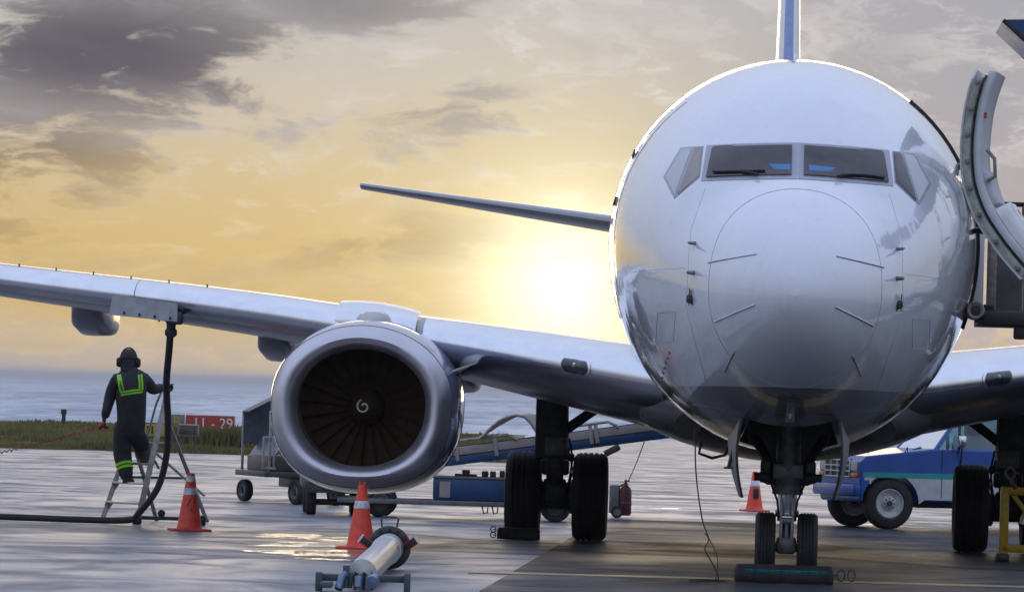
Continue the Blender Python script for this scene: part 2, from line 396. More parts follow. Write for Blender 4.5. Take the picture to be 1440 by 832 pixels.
go = bpy.data.objects.new('grass', me); COL.objects.link(go); go['kind'] = 'stuff'; go['label'] = 'olive dry grass growing along the edge of the apron'; go['category'] = 'grass'

def sea_mat():
    m = bpy.data.materials.new('sea'); m.use_nodes = True; t = NT(m.node_tree); b = t.n['Principled BSDF']
    tc = t.new('ShaderNodeTexCoord').outputs['Object']
    mp = t.new('ShaderNodeMapping'); t.l.new(tc, mp.inputs[0]); mp.inputs['Scale'].default_value = (1, .10, 1)
    n = t.noise(mp.outputs[0], .10, 10, .68, .3); n2 = t.noise(mp.outputs[0], .012, 5, .6)
    t.put(b.inputs['Base Color'], t.mix(t.smooth(t.math('MULTIPLY_ADD', n2, .5, t.math('MULTIPLY', n, .6)), .42, .68), (.20, .255, .33), (.60, .63, .66)))
    b.inputs['Roughness'].default_value = .62; b.inputs['Specular IOR Level'].default_value = .22; b.inputs['IOR'].default_value = 1.33
    bp = t.new('ShaderNodeBump'); t.put(bp.inputs['Height'], n); bp.inputs['Strength'].default_value = .7; bp.inputs['Distance'].default_value = 1.5
    t.l.new(bp.outputs[0], b.inputs['Normal']); MATS['sea'] = m
sea_mat()
SEA = sheet('sea', [(-9000, 470), (9000, 470), (9000, 38000), (-9000, 38000)], -11.0, 'sea'); SEA['level'] = 1

# unseen terminal added behind the camera for the jet's glossy nose to mirror
mat('terminal_wall', (.20, .19, .18), .7, var=.15, scale=.4); mat('terminal_glass', (.03, .035, .04), .1, spec=.8); mat('terminal_roof', (.12, .12, .125), .6)
tm = thing('added_terminal', 'unseen long low grey terminal with dark windows, added for the nose of the parked jet to mirror', 'building', (0, -75, 0))
MB().box((0, -8, 4.2), (150, 16, 8.4)).build('wall', 'terminal_wall', tm, 0)
MB().box((0, -7.2, 8.75), (153, 18.6, .7), b=.1).build('roof', 'terminal_roof', tm, 0)
w0 = MB().box((0, .03, 0), (3.6, .10, 2.2)).build('window', 'terminal_glass', tm, 0, (-72, 0, 6.2))
for k in range(1, 37):
    c = w0.copy(); COL.objects.link(c); c.parent = tm; c.location = (-72 + 4 * k, 0, 6.2)
for k in range(0, 37, 2):
    c = w0.copy(); COL.objects.link(c); c.parent = tm; c.location = (-72 + 4 * k, 0, 2.4)
# ================================================================== THE AIRLINER  (local axes: x to its port side, y aft of the nose gear, z up)
AIR = thing('airliner', 'white twin-engine passenger jet with grey belly parked nose-on with its front door open', 'airplane', (2.7409, 50.0415, 0), -0.04881)
FT = [0, .012, .05, .15, .3, .6, 1.0, 1.4, 1.75, 2.3, 3.0, 3.5, 4.0, 5.0, 6.0, 7.0, 25, 29, 33, 36, 38.2]
W_ = pchip(FT, [0, .09, .20, .35, .50, .69, .88, 1.04, 1.17, 1.35, 1.54, 1.64, 1.715, 1.82, 1.87, 1.885, 1.885, 1.70, 1.20, .70, .22])
T_ = pchip(FT, [2.69, 2.78, 2.88, 3.03, 3.17, 3.37, 3.56, 3.71, 3.84, 4.20, 4.58, 4.78, 4.935, 5.14, 5.24, 5.27, 5.27, 5.26, 5.20, 5.10, 4.95])
B_ = pchip(FT, [2.69, 2.60, 2.51, 2.37, 2.23, 2.04, 1.87, 1.74, 1.65, 1.53, 1.41, 1.35, 1.31, 1.26, 1.245, 1.24, 1.24, 1.75, 2.85, 3.75, 4.45])
Z_ = pchip(FT, [2.69, 2.69, 2.69, 2.70, 2.71, 2.73, 2.78, 2.83, 2.90, 3.0, 3.12, 3.2, 3.26, 3.33, 3.36, 3.37, 3.37, 3.6, 4.1, 4.5, 4.7])
def fus(t, th):     # th 0 = crown, +90 = port side, 180 = keel
    c, s_ = math.cos(th), math.sin(th); zm = Z_(t)
    e = 1.0 - .10 * math.exp(-((t - 2.2) / .7) ** 2) if c > 0 else 1.0     # fuller shoulders at the flight deck
    x = W_(t) * math.copysign(abs(s_) ** e, s_)
    return Vector((x, t - 4.0, zm + ((T_(t) - zm) * abs(c) ** e if c > 0 else (zm - B_(t)) * c)))
DOOR_T, DOOR_TH = (5.25, 6.11), (R(38), R(112))            # forward port door opening
ts = sorted(set([.0, .004, .012, .03, .05, .08, .11, .15, .2, .25, .3, .4, .5, .6] + [.6 + .1 * i for i in range(1, 47)] + [DOOR_T[0], DOOR_T[1]] + [5.4, 5.6, 5.8, 6.0, 6.3, 6.6, 7, 8, 9, 10, 12, 14, 16, 18, 20, 22, 24, 25, 26, 27, 28, 29, 30, 31, 32, 33, 34, 35, 36, 37, 37.7, 38.2]))
ths = sorted(set([R(4 * i) for i in range(90)] + [DOOR_TH[0], DOOR_TH[1]]))
# nose wheel well opening in the keel
WELL_T, WELL_HALF = (2.35, 4.5), R(17.0)
b = MB(); nt = len(ths)
for t in ts: b.v += [tuple(fus(t, th)) for th in ths]
for i in range(len(ts) - 1):
    for j in range(nt):
        k = (j + 1) % nt; tm = (ts[i] + ts[i + 1]) / 2; th = (ths[j] + (ths[k] if k else 2 * math.pi)) / 2
        if DOOR_T[0] < tm < DOOR_T[1] and DOOR_TH[0] < th < DOOR_TH[1]: continue
        if WELL_T[0] < tm < WELL_T[1] and abs(th - math.pi) < WELL_HALF: continue
        b.f.append((i * nt + j, i * nt + k, (i + 1) * nt + k, (i + 1) * nt + j))
b.f.append(tuple((len(ts) - 1) * nt + j for j in range(nt)))
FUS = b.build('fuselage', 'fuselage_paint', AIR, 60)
skin = BVHTree.FromPolygons([Vector(v) for v in b.v], b.f)
def on_skin(l, z, off=0.004):     # the point of the nose skin at lateral l and height z, seen along the aircraft's axis
    h, n, _, _ = skin.ray_cast(Vector((l, -8, z)), Vector((0, 1, 0)))
    if h is None: h = Vector((l, 0, z)); n = Vector((math.copysign(1, l), 0, 0))
    if n.y > 0: n = -n
    return h + n * off
def skin_quad(name, m, corners, off, parent, nu=10, nv=6, edge=True):
    """a thin panel lying on the curved nose skin, its corners given as (l, z): tl, tr, br, bl"""
    q = MB(); rows = []
    for layer in ((off, .0) if edge else (off,)):
        for j in range(nv + 1):
            for i in range(nu + 1):
                u, v = i / nu, j / nv
                p = [(corners[0][k] * (1 - u) + corners[1][k] * u) * (1 - v) + (corners[3][k] * (1 - u) + corners[2][k] * u) * v for k in (0, 1)]
                q.v.append(tuple(on_skin(p[0], p[1], layer)))
    W1 = nu + 1; L = W1 * (nv + 1)
    for j in range(nv):
        for i in range(nu): q.f.append((j * W1 + i, j * W1 + i + 1, (j + 1) * W1 + i + 1, (j + 1) * W1 + i))
    if edge:
        rim = [i for i in range(W1)] + [j * W1 + nu for j in range(1, nv + 1)] + [nv * W1 + i for i in range(nu - 1, -1, -1)] + [j * W1 for j in range(nv - 1, 0, -1)]
        for a, c in zip(rim, rim[1:] + rim[:1]): q.f.append((a, c, c + L, a + L))
    return q.build(name, m, parent, 50)
def skin_path(name, m, pts, r, parent, off=.004, n=12, tn=6):
    pp = []
    for (a, c) in zip(pts, pts[1:]):
        for i in range(n): pp.append(on_skin(a[0] + (c[0] - a[0]) * i / n, a[1] + (c[1] - a[1]) * i / n, off))
    pp.append(on_skin(*pts[-1], off)); return MB().tube(pp, r, tn).build(name, m, parent)
mat('seam', (.40, .40, .44), .5); mat('window_frame_paint', (.36, .37, .42), .35, .2, var=.06)
def mir(q, s): return [(s * a, c) for a, c in q]
for s in (-1, 1):
    fr = skin_quad('windshield_frame', 'window_frame_paint', mir([(.003, 4.185), (.865, 4.155), (.90, 3.79), (.003, 3.815)], s), .006, AIR)
    skin_quad('dim_cockpit_sheet', 'cockpit', mir([(.058, 4.158), (.80, 4.128), (.845, 3.825), (.058, 3.85)], s), .010, fr)  # dark sheet on the skin, painted as the dim recess behind the glass
    skin_quad('sun_shade', 'blue_paper', mir([(.07, 3.955), (.27, 3.955), (.22, 3.905), (.07, 3.90)] if s < 0 else [(.10, 3.955), (.36, 3.935), (.30, 3.895), (.11, 3.90)], s), .014, fr, 4, 2)
    skin_quad('pane', 'windshield', mir([(.056, 4.160), (.802, 4.130), (.848, 3.822), (.056, 3.848)], s), .022, fr)
    f2 = skin_quad('side_window_frame', 'window_frame_paint', mir([(.895, 4.150), (1.115, 4.150), (1.27, 3.855), (1.15, 3.625)], s), .006, AIR, 6, 8)
    skin_quad('side_window_frame', 'window_frame_paint', mir([(.895, 4.148), (.99, 4.148), (1.15, 3.627), (.915, 3.83)], s), .0045, AIR, 6, 8)
    if s < 0:
        skin_quad('pane', 'beige', mir([(.905, 4.135), (.975, 4.135), (1.115, 3.665), (.925, 3.84)], s), .010, f2, 5, 8)
        skin_quad('pane', 'lining', mir([(1.005, 4.132), (1.10, 4.132), (1.245, 3.855), (1.145, 3.665)], s), .010, f2, 5, 8)
    else:
        skin_quad('dim_cockpit_sheet', 'cockpit', mir([(.910, 4.128), (.970, 4.128), (1.11, 3.68), (.93, 3.85)], s), .010, f2, 5, 8)
        skin_quad('pane', 'windshield', mir([(.905, 4.135), (.975, 4.135), (1.115, 3.665), (.925, 3.84)], s), .018, f2, 5, 8)
        skin_quad('pane', 'lining', mir([(1.005, 4.132), (1.10, 4.132), (1.245, 3.855), (1.145, 3.665)], s), .010, f2, 5, 8)
    # wiper
    wp = skin_path('wiper', 'black', [(s * .36, 3.83), (s * .52, 3.862)], .012, AIR, .035)
    skin_path('wiper_blade', 'black', [(s * .30, 3.87), (s * .55, 3.862), (s * .78, 3.862)] if s < 0 else [(s * .40, 3.85), (s * .60, 3.862), (s * .80, 3.85)], .011, wp, .032)
    # lightning diverter strips
    for a, c in (((.36, 3.06), (.80, 2.99)), ((.36, 2.60), (.72, 2.45)), ((.63, 2.00), (.54, 2.18))):
        skin_path('lightning_strip', 'seam' if a[1] < 2.2 else 'bare_metal', [(s * a[0], a[1]), (s * c[0], c[1])], .008, FUS, .004)
    # probes and vanes
    for (l, z, ln, rr) in ((.93, 3.18, .09, .018), (.93, 2.90, .07, .022)):
        p = on_skin(s * l, z, 0.0); n_ = Vector((s * .8, -.4, 0)).normalized()
        MB().tube([p, p + n_ * .07], [rr, rr * .7], 8).tube([p + n_ * .06 + Vector((0, .03, 0)), p + n_ * .07 + Vector((0, -ln, 0))], [.014, .009], 8).build('pitot_probe', 'gear_grey', AIR)
    p = on_skin(s * .95, 2.66, 0.0); n_ = Vector((s * .85, -.5, 0)).normalized()
    va = MB().tube([p, p + n_ * .035], .04, 12).prism([(-.012, -.05), (.012, -.06), (.035, .07), (-.005, .10)], p + n_ * .03, (0, 1, 0), (0, 0, 1), .01)
    va.tube([p + n_ * .05, p + n_ * .05 + Vector((-s * .06, .02, -.05))], .010, 6).build('vane', 'dark_metal', AIR)
# radome joint and other panel seams
def skin_loop(name, tt, th0, th1, r=.0035, n=72, closed=True):
    pts = []
    for i in range(n + 1):
        th = th0 + (th1 - th0) * i / n; t2 = tt(th) if callable(tt) else tt; q = fus(t2, th); pts.append(q + (q - Vector((0, q.y, Z_(t2)))).normalized() * .0005)
    return MB().tube(pts, r, 5, False).build(name, 'seam', FUS)
def seam(pts_t_th, r=.0035):
    pts = []
    for (a, c) in zip(pts_t_th, pts_t_th[1:]):
        for i in range(14):
            t, th = a[0] + (c[0] - a[0]) * i / 14, a[1] + (c[1] - a[1]) * i / 14; q = fus(t, th); pts.append(q + (q - Vector((0, q.y, Z_(t)))).normalized() * .001)
    MB().tube(pts, r, 5, False).build('panel_seam', 'seam', FUS)
skin_loop('radome_seam', lambda th: .80 + .60 * max(0, math.cos(th)) ** 2 + .20 * max(0, -math.cos(th)) ** 2, 0, 2 * math.pi)
skin_loop('fuselage_seam', 4.55, R(-105), R(-38)); skin_loop('fuselage_seam', 7.4, 0, 2 * math.pi)
for s in (-1, 1):
    skin_path('panel_seam', 'seam', [(s * .86, 3.72), (s * .98, 3.30), (s * 1.0, 2.60), (s * .80, 1.90)], .0022, FUS, .0005)
    skin_path('panel_seam', 'seam', [(s * 1.02, 2.95), (s * 1.55, 2.95)], .0022, FUS, .0005)
    skin_path('access_panel', 'seam', [(s * 1.10, 2.55), (s * 1.28, 2.55), (s * 1.30, 2.28), (s * 1.12, 2.28), (s * 1.10, 2.55)], .0025, FUS, .0005)
skin_path('panel_seam', 'dark_metal', [(-.95, 1.70), (-.5, 1.64), (.5, 1.64), (.95, 1.70)], .003, FUS, .0005)
D2 = (R(-38), R(-112))
seam([(4.95, D2[0]), (5.81, D2[0]), (5.81, D2[1]), (4.95, D2[1]), (4.95, D2[0])], .0045)     # starboard service door
for tt, th in ((5.05, R(-62)), (5.05, R(-78))):
    q = fus(tt, th); MB().tube([q + Vector((-.0, 0, 0)), q + Vector((-.02, 0, .005))], .05, 12).build('door_handle_recess', 'dark_metal', FUS)
for i in range(6):
    q = on_skin(-1.16 - .018 * i, 2.18 - .045 * i, .0); MB().lathe([(.0, .004), (.016, .003), (.018, 0)], q, (-.8, -.6, -.1), 10).build('static_port', 'dark_metal', FUS)
MB().prism([(0, 0), (.5, 0), (.42, .28), (.16, .28)], fus(9.0, 0) + Vector((-.02, 0, -.01)), (0, 1, 0), (0, 0, 1), .04).build('antenna', 'white_paint', AIR)
# belly fairing between the wings
b = MB(); rings = []
for y, hw, zb, zt in ((7.9, .75, 1.34, 1.7), (8.4, 1.20, 1.20, 2.0), (9.2, 1.72, 1.13, 2.25), (10.2, 2.02, 1.10, 2.45), (14, 2.10, 1.10, 2.5), (17, 1.95, 1.14, 2.4), (19, 1.5, 1.25, 2.2), (20.3, .6, 1.5, 1.9)):
    zc = zb + .62 * (zt - zb); ring = []
    for k in range(44):
        a = 2 * math.pi * k / 44; sn, cs = math.sin(a), math.cos(a)
        ring.append((hw * math.copysign(abs(sn) ** (.8 if cs > 0 else 1.25), sn), y, zc + (zt - zc) * cs if cs > 0 else zc + (zc - zb) * cs))
    rings.append(ring)
b.loft(rings).build('belly_fairing', 'belly', AIR, 60)
for s in (-1, 1):
    MB().tube([(s * 1.10, 8.12, 1.50), (s * 1.12, 8.5, 1.50)], [.15, .13], 18).build('air_inlet', 'dark_metal', AIR)
# door opening: jamb lining, dark cabin behind it, then the opened door
b = MB(); inner = []; edge = [(DOOR_T[0], DOOR_TH[0]), (DOOR_T[1], DOOR_TH[0]), (DOOR_T[1], DOOR_TH[1]), (DOOR_T[0], DOOR_TH[1])]
loop = []
for (a, c) in zip(edge, edge[1:] + edge[:1]):
    for i in range(16): loop.append((a[0] + (c[0] - a[0]) * i / 16, a[1] + (c[1] - a[1]) * i / 16))
def shrink(p, k, t): q = Vector((0, p.y, Z_(t))); return p + (q - p).normalized() * k
o_ = [fus(t, th) + (fus(t, th) - Vector((0, t - 4, Z_(t)))).normalized() * .012 for t, th in loop]
i_ = [shrink(fus(t, th), .16, t) for t, th in loop]
b.loft([o_, i_], False).build('door_jamb', 'jamb', AIR, 30)
MB().add([shrink(fus(t, th), .9, t) for t, th in edge] + [shrink(fus(t, th), .158, t) for t, th in edge], [(0, 1, 2, 3), (0, 1, 5, 4), (1, 2, 6, 5), (2, 3, 7, 6), (3, 0, 4, 7)]).build('cabin_entry', 'lining', AIR, 0)
b = MB()
for t, th in loop: pass
b.tube(o_ + [o_[0]], .014, 6, False).build('door_seal', 'black', AIR)
DR = bpy.data.objects.new('cabin_door', None); COL.objects.link(DR); DR.parent = AIR; DR.location = (1.685, .62, 4.02); DR.rotation_euler = (0, 0, R(-9))
arc = pchip([-1.02, -.7, -.35, 0, .3, .6, .9, 1.06], [.62, .34, .11, .0, -.02, .0, .06, .12])   # curve of the skin: x over height
def door_slab(x0, x1, z0, z1, d0, d1, m, name, n=22, r=.02, parent=DR):
    rings = []
    for k in range(n + 1):
        z = z0 + (z1 - z0) * k / n; e = .5 * (d1 - d0) if k in (0, n) else 0; sh = .03 if k in (0, n) else 0
        tz = (arc(z + .02) - arc(z - .02)) / .04; nx, nz = 1 / math.hypot(1, tz), -tz / math.hypot(1, tz)
        rings.append([(arc(z) + nx * d, y, z + nz * d) for d, y in ((x0, d0 + sh), (x0 + r, d0 + sh), (x1 - r, d0 + sh), (x1, d0 + r + sh), (x1, d1 - r - sh), (x1 - r, d1 - sh), (x0 + r, d1 - sh), (x0, d1 - sh))])
    return MB().loft(rings).build(name, m, parent, 50)
door_slab(-.012, .012, -1.0, 1.04, -.40, .44, 'white_paint', 'door_skin')
door_slab(.010, .105, -.99, 1.0, -.385, .425, 'jamb', 'door_edge')
door_slab(.118, .20, -.95, 1.06, -.36, .40, 'lining', 'door_lining')
door_slab(.103, .120, -.995, 1.03, -.392, .43, 'black', 'door_gasket')
door_slab(.205, .36, -.93, -.42, -.33, .37, 'white_paint', 'slide_pack', 10, .05)
door_slab(.203, .27, -.36, .02, -.30, .30, 'lining', 'door_assist_panel', 8, .03)
MB().tube([(.24, -.33, -.05), (.32, -.35, .0), (.31, -.35, .17), (.23, -.33, .26)], .02, 8).build('door_handle', 'gear_grey', DR)
MB().box((.205, -.30, .60), (.02, .10, .05)).build('warning_label', 'red', DR)
for k in range(8):
    z = -.9 + .26 * k
    MB().box((arc(z) + .06, -.395, z), (.045, .03, .05), b=.008).tube([(arc(z) + .06, -.40, z), (arc(z) + .06, -.425, z)], .014, 8).build('door_latch', 'gear_grey', DR)
MB().tube([(1.50, 1.15, 4.12), (1.66, .95, 4.16), (1.72, .75, 4.1)], .035, 8).build('door_hinge_arm', 'gear_grey', AIR)
MB().tube([(1.66, 1.2, 3.5), (1.80, .95, 3.52), (1.86, .75, 3.5)], .03, 8).build('door_hinge_arm', 'gear_grey', AIR)

# ---------------- wings
LS = [1.4, 3.0, 4.8, 6.2, 9.7, 13.0, 17.1]
wa = pchip(LS, [8.55, 9.42, 10.40, 11.2, 13.05, 14.8, 17.0]); wc = pchip(LS, [8.0, 6.6, 5.2, 4.65, 3.75, 2.8, 1.6])
wz = pchip(LS, [2.00, 2.24, 2.50, 2.70, 3.07, 3.42, 3.85]); wt = pchip(LS, [.125, .125, .12, .12, .115, .11, .105])
wi = pchip(LS, [R(2.5), R(2.0), R(1.5), R(1.2), R(.6), R(0), R(-.8)])
def foil(x, th): return 5 * th * (.2969 * math.sqrt(max(x, 0)) - .126 * x - .3516 * x * x + .2843 * x ** 3 - .1036 * x ** 4)
def wing_pt(s, l, x, up, off=0.0):
    th = wt(l); y = foil(x, th) * (.88 if up else 1.10) + off / wc(l); cam_ = .012 * math.sin(math.pi * min(1, x * 1.05))
    zz = (cam_ + (y if up else -y)); c = wc(l); a = wi(l)
    return Vector((s * l, wa(l) + c * (x * math.cos(a) + zz * math.sin(a)), wz(l) + c * (zz * math.cos(a) - x * math.sin(a))))
XS = [1, .85, .7, .55, .42, .3, .2, .13, .08, .045, .022, .009, .002]
def wing_ring(s, l, xs_=XS, off=0.0, low=None):
    return [wing_pt(s, l, x, True, off) for x in xs_] + [wing_pt(s, l, 0, True, 0) + Vector((0, -off, 0))] + [wing_pt(s, l, x, False, off) for x in (low or xs_)[::-1]]
lst = [1.4 + (17.1 - 1.4) * i / 30 for i in range(31)]
def make_wing(s):
    W = MB().loft([wing_ring(s, l) for l in lst]).build('wing', 'wing_paint', AIR, 50)
    # bright leading edge: inboard fixed edge and the outboard slats with gaps between them
    for l0, l1 in ((1.42, 4.28), (5.32, 7.94), (7.955, 10.6), (10.615, 13.2), (13.215, 16.2)):
        xs_ = [.13, .08, .045, .022, .009, .002]; low = [.05, .03, .012, .003]
        rr = [wing_ring(s, l0 + (l1 - l0) * i / 8, xs_, .006, low) for i in range(9)]
        MB().loft(rr, True).build('slat', 'polished', W, 50)
    for k in range(11):
        p = wing_pt(s, 7.1 + .50 * k, .17, True)
        MB().prism([(-.03, -.02), (.05, -.02), (.05, .035), (.0, .035)], p, (0, 1, 0), (0, 0, 1), .012).build('vortex_generator', 'dark_metal', W)
    # landing light in the root of the leading edge
    LLN = 2.42
    ctr = wing_pt(s, LLN, .0, True)
    def surf(du, dz):          # du spanwise, dz above or below the leading edge; the point of the wing skin there
        l = LLN + du; z0 = wing_pt(s, l, 0, True).z; a0, a1 = 0.0, .12
        for _ in range(24):
            m_ = (a0 + a1) / 2
            if abs(wing_pt(s, l, m_, dz > 0).z - z0) < abs(dz): a0 = m_
            else: a1 = m_
        return wing_pt(s, l, a0, dz > 0)
    def ell(name, m, ru, rv, off, ce=(0, 0), ex=0.0):
        q = MB(); rings = []
        for rr in (.0, .35, .7, .9, 1.0):
            rings.append([surf(ce[0] + ru * (rr + .001) * math.cos(a) * (1 + .18 * math.cos(a)), ce[1] + rv * (rr + .001) * math.sin(a)) for a in [2 * math.pi * k / 28 for k in range(28)]])
        rings = [[p + (p - (Vector((p.x, wa(abs(p.x)) + .22, wz(abs(p.x)))))).normalized() * off for p in r_] for r_ in rings]
        q.loft(rings, False)
        return q.build(name, m, W, 60)
    ell('landing_light_surround', 'polished', .20, .145, .012)
    ell('landing_light_recess', 'dark_metal', .155, .115, .018)
    ell('landing_light_lens', 'lamp_glass', .155, .115, .026)
    c2 = surf(.02, .01); MB().lathe([(.0, -.022), (.022, -.021), (.028, -.02)], c2, (0, 1, 0), 16).build('landing_light_bulb', 'chrome', W)
    # flap track fairings
    for l, yb, ln in ((8.85, 14.2, 3.4), (6.35, 12.9, 4.3), (4.05, 12.6, 4.4)):
        zu = wz(l) - .06; q = MB(); rr = []
        for k, (f_, wd, dp) in enumerate(((0, .02, .05), (.02, .10, .17), (.06, .17, .30), (.15, .215, .42), (.35, .23, .47), (.6, .21, .43), (.85, .11, .24), (1, .02, .06))):
            y = yb + ln * f_; zt = zu + .02 - .03 * f_ * ln
            rr.append([(s * l + wd * math.copysign(abs(math.cos(a)) ** .55, math.cos(a)), y, zt - dp / 2 + dp / 2 * math.copysign(abs(math.sin(a)) ** .55, math.sin(a))) for a in [2 * math.pi * j / 20 for j in range(20)]])
        q.loft(rr).build('flap_track_fairing', 'wing_paint', W, 50)
    return W
WS, WP = make_wing(-1), make_wing(1)
mat('panel_grey', (.40, .40, .43), .4, var=.1, dirt=.25)
# refuelling panel hanging open under the starboard leading edge, with its little fasteners
MB().add([(-8.20, 12.05, 2.90), (-7.36, 11.62, 2.80), (-7.36, 11.66, 2.58), (-8.25, 12.10, 2.65), (-8.20, 12.07, 2.90), (-7.36, 11.64, 2.80), (-7.36, 11.68, 2.58), (-8.25, 12.12, 2.65)],
         [(0, 1, 2, 3), (7, 6, 5, 4), (0, 4, 5, 1), (1, 5, 6, 2), (2, 6, 7, 3), (3, 7, 4, 0)]).build('refuel_panel', 'panel_grey', WS, 0)
for k in range(4): MB().tube([(-8.05 + .2 * k, 12.01 - .102 * k, 2.69 - .02 * k), (-8.05 + .2 * k, 11.97 - .102 * k, 2.67 - .02 * k)], .014, 6).build('panel_latch', 'dark_metal', WS)
MB().box((-7.42, 11.9, 2.63), (.20, .2, .16), b=.03).build('fuel_coupling', 'dark_metal', WS)

# ---------------- engines
def nac_ring(y, hw, zt, zb, flat, n=56):
    zc = .54 * zt + .46 * zb; out = []
    for k in range(n):
        a = 2 * math.pi * k / n; c_, s_ = math.cos(a), math.sin(a)
        e = 1.0 if c_ > 0 else 1.0 - .26 * flat
        out.append((hw * math.copysign(abs(s_) ** (1.0 if c_ > 0 else 1 - .12 * flat), s_), y, zc + (zt - zc) * c_ if c_ > 0 else zc - (zc - zb) * abs(c_) ** e))
    return out
def make_engine(l):
    E_ = MB().loft([nac_ring(*q) for q in ((.34, 1.035, 2.505, .645, 1), (.6, 1.075, 2.555, .60, 1), (1.0, 1.10, 2.59, .565, 1), (1.6, 1.105, 2.60, .56, .9), (2.4, 1.07, 2.57, .60, .7), (3.2, .97, 2.48, .72, .4), (3.9, .82, 2.36, .88, .1), (3.9, .78, 2.3, .92, .1), (3.3, .8, 2.3, .9, .1))], False).build('engine', 'cowl_paint', AIR, 50, (l, 8.45, .035))
    LIPQ = [(.345, 1.040, 2.510, .640, 1), (.2, 1.005, 2.475, .672, 1), (.09, .965, 2.435, .707, 1), (.025, .925, 2.400, .742, 1), (.0, .885, 2.365, .775, 1), (.02, .84, 2.325, .812, .9), (.07, .80, 2.29, .845, .8), (.16, .765, 2.26, .872, .6), (.30, .74, 2.24, .890, .4)]
    MB().loft([nac_ring(*q) for q in LIPQ], False).build('inlet_lip', 'lip_metal', E_, 60)
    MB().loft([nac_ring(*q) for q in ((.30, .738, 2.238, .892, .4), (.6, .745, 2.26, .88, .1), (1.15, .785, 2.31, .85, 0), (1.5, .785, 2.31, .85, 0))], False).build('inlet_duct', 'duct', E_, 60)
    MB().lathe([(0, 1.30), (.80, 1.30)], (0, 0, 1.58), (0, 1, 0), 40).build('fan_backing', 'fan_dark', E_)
    for yy, hw, zt, zb, fl in ((.348, 1.042, 2.512, .638, 1), (1.75, 1.104, 2.60, .562, .87)):
        ring = nac_ring(yy, hw, zt, zb, fl); MB().tube(ring + [ring[0]], .004, 5, False).build('cowl_seam', 'dark_metal', E_)
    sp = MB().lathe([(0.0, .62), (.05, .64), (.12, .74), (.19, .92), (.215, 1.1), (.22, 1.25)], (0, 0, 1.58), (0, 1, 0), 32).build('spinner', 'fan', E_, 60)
    pts = []
    for k in range(26):
        u = k / 25; a = R(150) - u * R(400); rr = .022 + .062 * u; yy = .64 + (.06 if u < .2 else .06 + (u - .2) * .055) + .006
        h = next(((h0 + (rr - r0) / (r1 - r0) * (h1 - h0)) for (r0, h0), (r1, h1) in zip([(0, .62), (.05, .64), (.12, .74)], [(.05, .64), (.12, .74), (.19, .92)]) if r0 <= rr <= r1), .9)
        pts.append((rr * math.cos(a), h - .006, 1.58 + rr * math.sin(a)))
    mat('swirl', (.55, .53, .50), .5); MB().tube(pts, [.011 if 2 < i < 23 else .007 for i in range(26)], 6).build('spiral_mark', 'swirl', sp)
    bl = MB(); rr = []
    for k in range(5):
        u = k / 4; r_ = .20 + .575 * u; tw = R(30 + 32 * u); cw = .10 + .07 * u
        ca, sa = math.cos(tw) * cw, math.sin(tw) * cw
        rr.append([(-sa, 1.15 - ca * .6, r_), (sa, 1.15 + ca * .6, r_), (sa + .008, 1.157 + ca * .6, r_), (-sa + .008, 1.157 - ca * .6, r_)])
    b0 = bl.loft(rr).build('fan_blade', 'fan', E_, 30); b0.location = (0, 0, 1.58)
    for k in range(1, 24):
        c = b0.copy(); COL.objects.link(c); c.parent = E_; c.rotation_euler = (0, 2 * math.pi * k / 24, 0)
    MB().lathe([(.60, 3.4), (.56, 4.2), (.44, 4.9), (.40, 4.92)], (0, 0, 1.62), (0, 1, 0), 28).lathe([(.30, 4.4), (.18, 5.2), (.03, 5.6)], (0, 0, 1.62), (0, 1, 0), 20).build('exhaust_nozzle', 'dark_metal', E_, 60)
    return E_
ES = make_engine(-4.87)
EP = dup(ES, AIR); EP.location.x = 4.87
for s, E_ in ((-1, ES), (1, EP)):
    # pylon, its rounded fairing on the leading edge, and the inboard strake
    q = MB(); rr = []
    for y, hw, z0, z1 in ((.8, .03, 2.46, 2.55), (1.1, .14, 2.38, 2.62), (1.6, .21, 2.30, 2.70), (2.3, .23, 2.2, 2.72), (3.4, .22, 2.1, 2.66), (5.0, .16, 2.15, 2.6), (6.2, .03, 2.3, 2.5)):
        rr.append([(hw * math.copysign(abs(math.sin(a)) ** .7, math.sin(a)), y, (z0 + z1) / 2 + (z1 - z0) / 2 * math.copysign(abs(math.cos(a)) ** .8, math.cos(a))) for a in [2 * math.pi * k / 20 for k in range(20)]])
    q.loft(rr).build('pylon', 'wing_paint', E_, 60)
    rr = []
    for k in range(9):
        u = -1 + k / 4; rr.append([wing_pt(s, 4.87 + .50 * u, x, up, .01 + .05 * (1 - u * u)) - Vector((s * 4.87, 8.45, 0)) for x, up in ((.2, True), (.12, True), (.06, True), (.025, True), (.006, True), (.0, True), (.01, False), (.04, False), (.08, False))])
    MB().loft(rr, False, False).build('pylon_fairing', 'polished', E_, 60)
    a = R(66); bx = -s * 1.09 * math.sin(a) ; bz = 1.64 + .96 * math.cos(a)
    dx, dz = -s * math.sin(a), math.cos(a)
    MB().add([(bx, .9, bz), (bx + dx * .30, 1.35, bz + dz * .30), (bx + dx * .32, 1.95, bz + dz * .32), (bx, 2.1, bz), (bx + .0, .9, bz - .025), (bx + dx * .30, 1.35, bz + dz * .30 - .025), (bx + dx * .32, 1.95, bz + dz * .32 - .025), (bx, 2.1, bz - .025)],
             [(0, 1, 2, 3), (7, 6, 5, 4), (0, 4, 5, 1), (1, 5, 6, 2), (2, 6, 7, 3), (3, 7, 4, 0)]).build('strake', 'white_paint', E_, 0)

